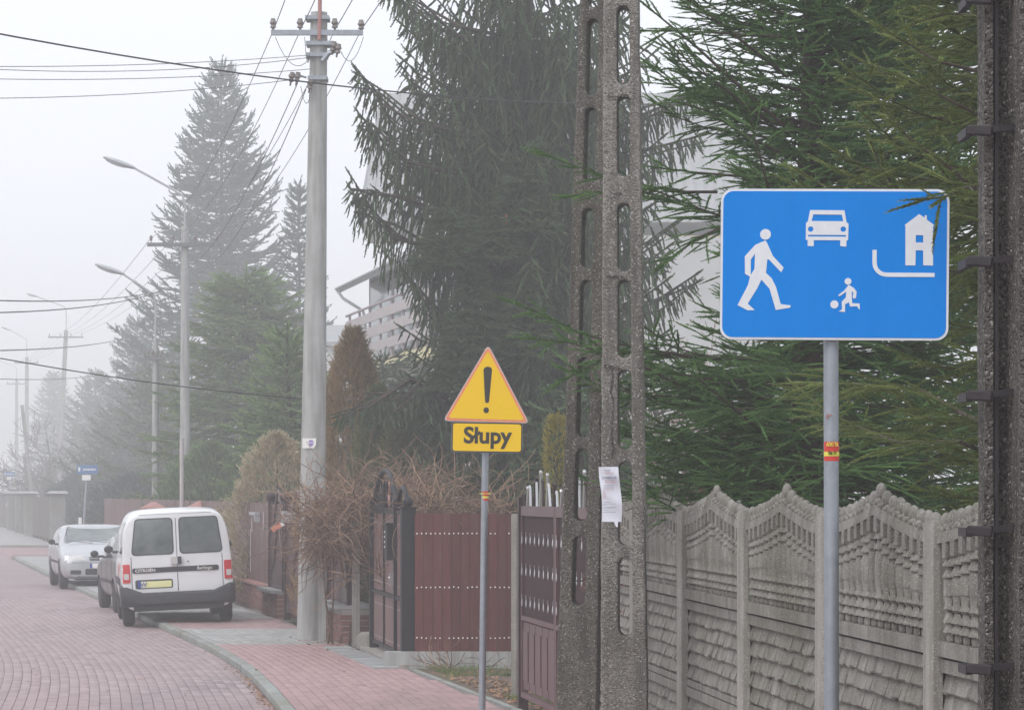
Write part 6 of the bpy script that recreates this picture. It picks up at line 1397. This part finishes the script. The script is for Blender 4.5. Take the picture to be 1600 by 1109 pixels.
# ------------------------------------------------------------ fallen leaves, grass tufts
LV = np.array([(0, -.35, 0), (.5, -.3, .12), (1, 0, .1), (.5, .32, .15), (0, .3, .02), (-.25, 0, .06)], float); LT = np.array([(0, 1, 5), (1, 2, 3), (3, 4, 5), (1, 3, 5)])
def leaves(name, n, sampler, m='leaf', sz=(.02, .05), kind='stuff', label=None):
    P = []; X = []; U = []; Sc = []
    for i in range(n):
        p = sampler(); P.append(p); a = rnd.random()*2*PI; X.append((math.cos(a), math.sin(a), rnd.gauss(0, .15))); U.append((rnd.gauss(0, .35), rnd.gauss(0, .35), 1)); Sc.append(rnd.uniform(*sz))
    o = soup(name, m, LV, LT, P, X, U, Sc); o['kind'] = kind; return o
def s1():
    d = rnd.triangular(26, 33.3, 27.5); return (propx(d)+.15+abs(rnd.gauss(0, .7)), d, PZ+.015)
def s2():
    d = rnd.triangular(27, 36, 29); return (kerbx(d)-abs(rnd.gauss(0, .05))-.01, d, .006)
def s3():
    d = rnd.uniform(36.8, 40.2); return (propx(d)-abs(rnd.gauss(0, .35)), d, PZ+.012)
def s4():
    d = rnd.uniform(27, 45); return (rnd.uniform(kerbx(d)-2.5, propx(d)), d, 0)
def s4b():
    p = s4(); return (p[0], p[1], .008 if p[0] < kerbx(p[1]) else PZ+.012)
leaves('fallen_leaves', 1500, s1); leaves('gutter_leaves', 420, s2, sz=(.012, .032)); leaves('fallen_leaves', 160, s3); leaves('scattered_leaves', 170, s4b, sz=(.01, .035))
TG = sprig(7, .9, .10, 16, 0, 21)
P = []; 
for i in range(1500):
    d = rnd.choice((rnd.uniform(31.5, 33.3), rnd.uniform(27.2, 28.4))); P.append((propx(d)+.2+abs(rnd.gauss(0, .55)), d, PZ+.005))
n_ = len(P); o = soup('grass_tufts', 'grass', *TG, P, np.array([(rnd.gauss(0, .4), rnd.gauss(0, .4), 1) for _ in P]), np.tile([1., 0, 0], (n_, 1)), np.array([rnd.uniform(.02, .05) for _ in P])); o['kind'] = 'stuff'
# twig pile on the soil
tw = thing('twig_heap', 'small heap of dry twigs on the bare soil below the plank fence', 'twigs', (gx(727, 32.8), 32.8, PZ)); twigs('twigs', 'vine', [((rnd.uniform(-.3, .3), rnd.uniform(-.1, .1), .02), (rnd.gauss(0, 1), rnd.gauss(0, .5), rnd.uniform(.1, .6)), .3, .007) for _ in range(14)], 2, rnd, 2, tw, .6, .5, minr=.0035)
# cone and water-bright tips on the hanging spruce
tag(MB().ball((0, 0, 0), .5, 8, 8, (.035, .035, .13)).build('spruce_cone', 'cone', cw, True), None); bpy.data.objects['spruce_cone'].location = at(791, 342, 40.9)-cw.location
#print('sprigs', n1, n2, n3, nw_, nb_, ns_, nl_)
#print('tris', sum(len(o.data.polygons) for o in S.objects if o.type == 'MESH'))
# ------------------------------------------------------------ haze
hz = MB().box((0, 540, 12.25), (2090, 1250, 26.5)).build('haze', None) if False else None
hb = MB(); hb.box((0, 540, 11.75), (2090, 1250, 26.5))
MT['haze'] = hm = bpy.data.materials.new('fog_air'); hm.use_nodes = True; nt = hm.node_tree; nt.nodes.clear()
vo = NN(nt, 'ShaderNodeVolumePrincipled'); mo = NN(nt, 'ShaderNodeOutputMaterial'); nt.links.new(vo.outputs[0], mo.inputs['Volume'])
vo.inputs['Color'].default_value = (.985, .988, 1, 1); vo.inputs['Density'].default_value = FOG; vo.inputs['Anisotropy'].default_value = .25
hz = hb.build('haze', 'haze'); hz['kind'] = 'stuff'
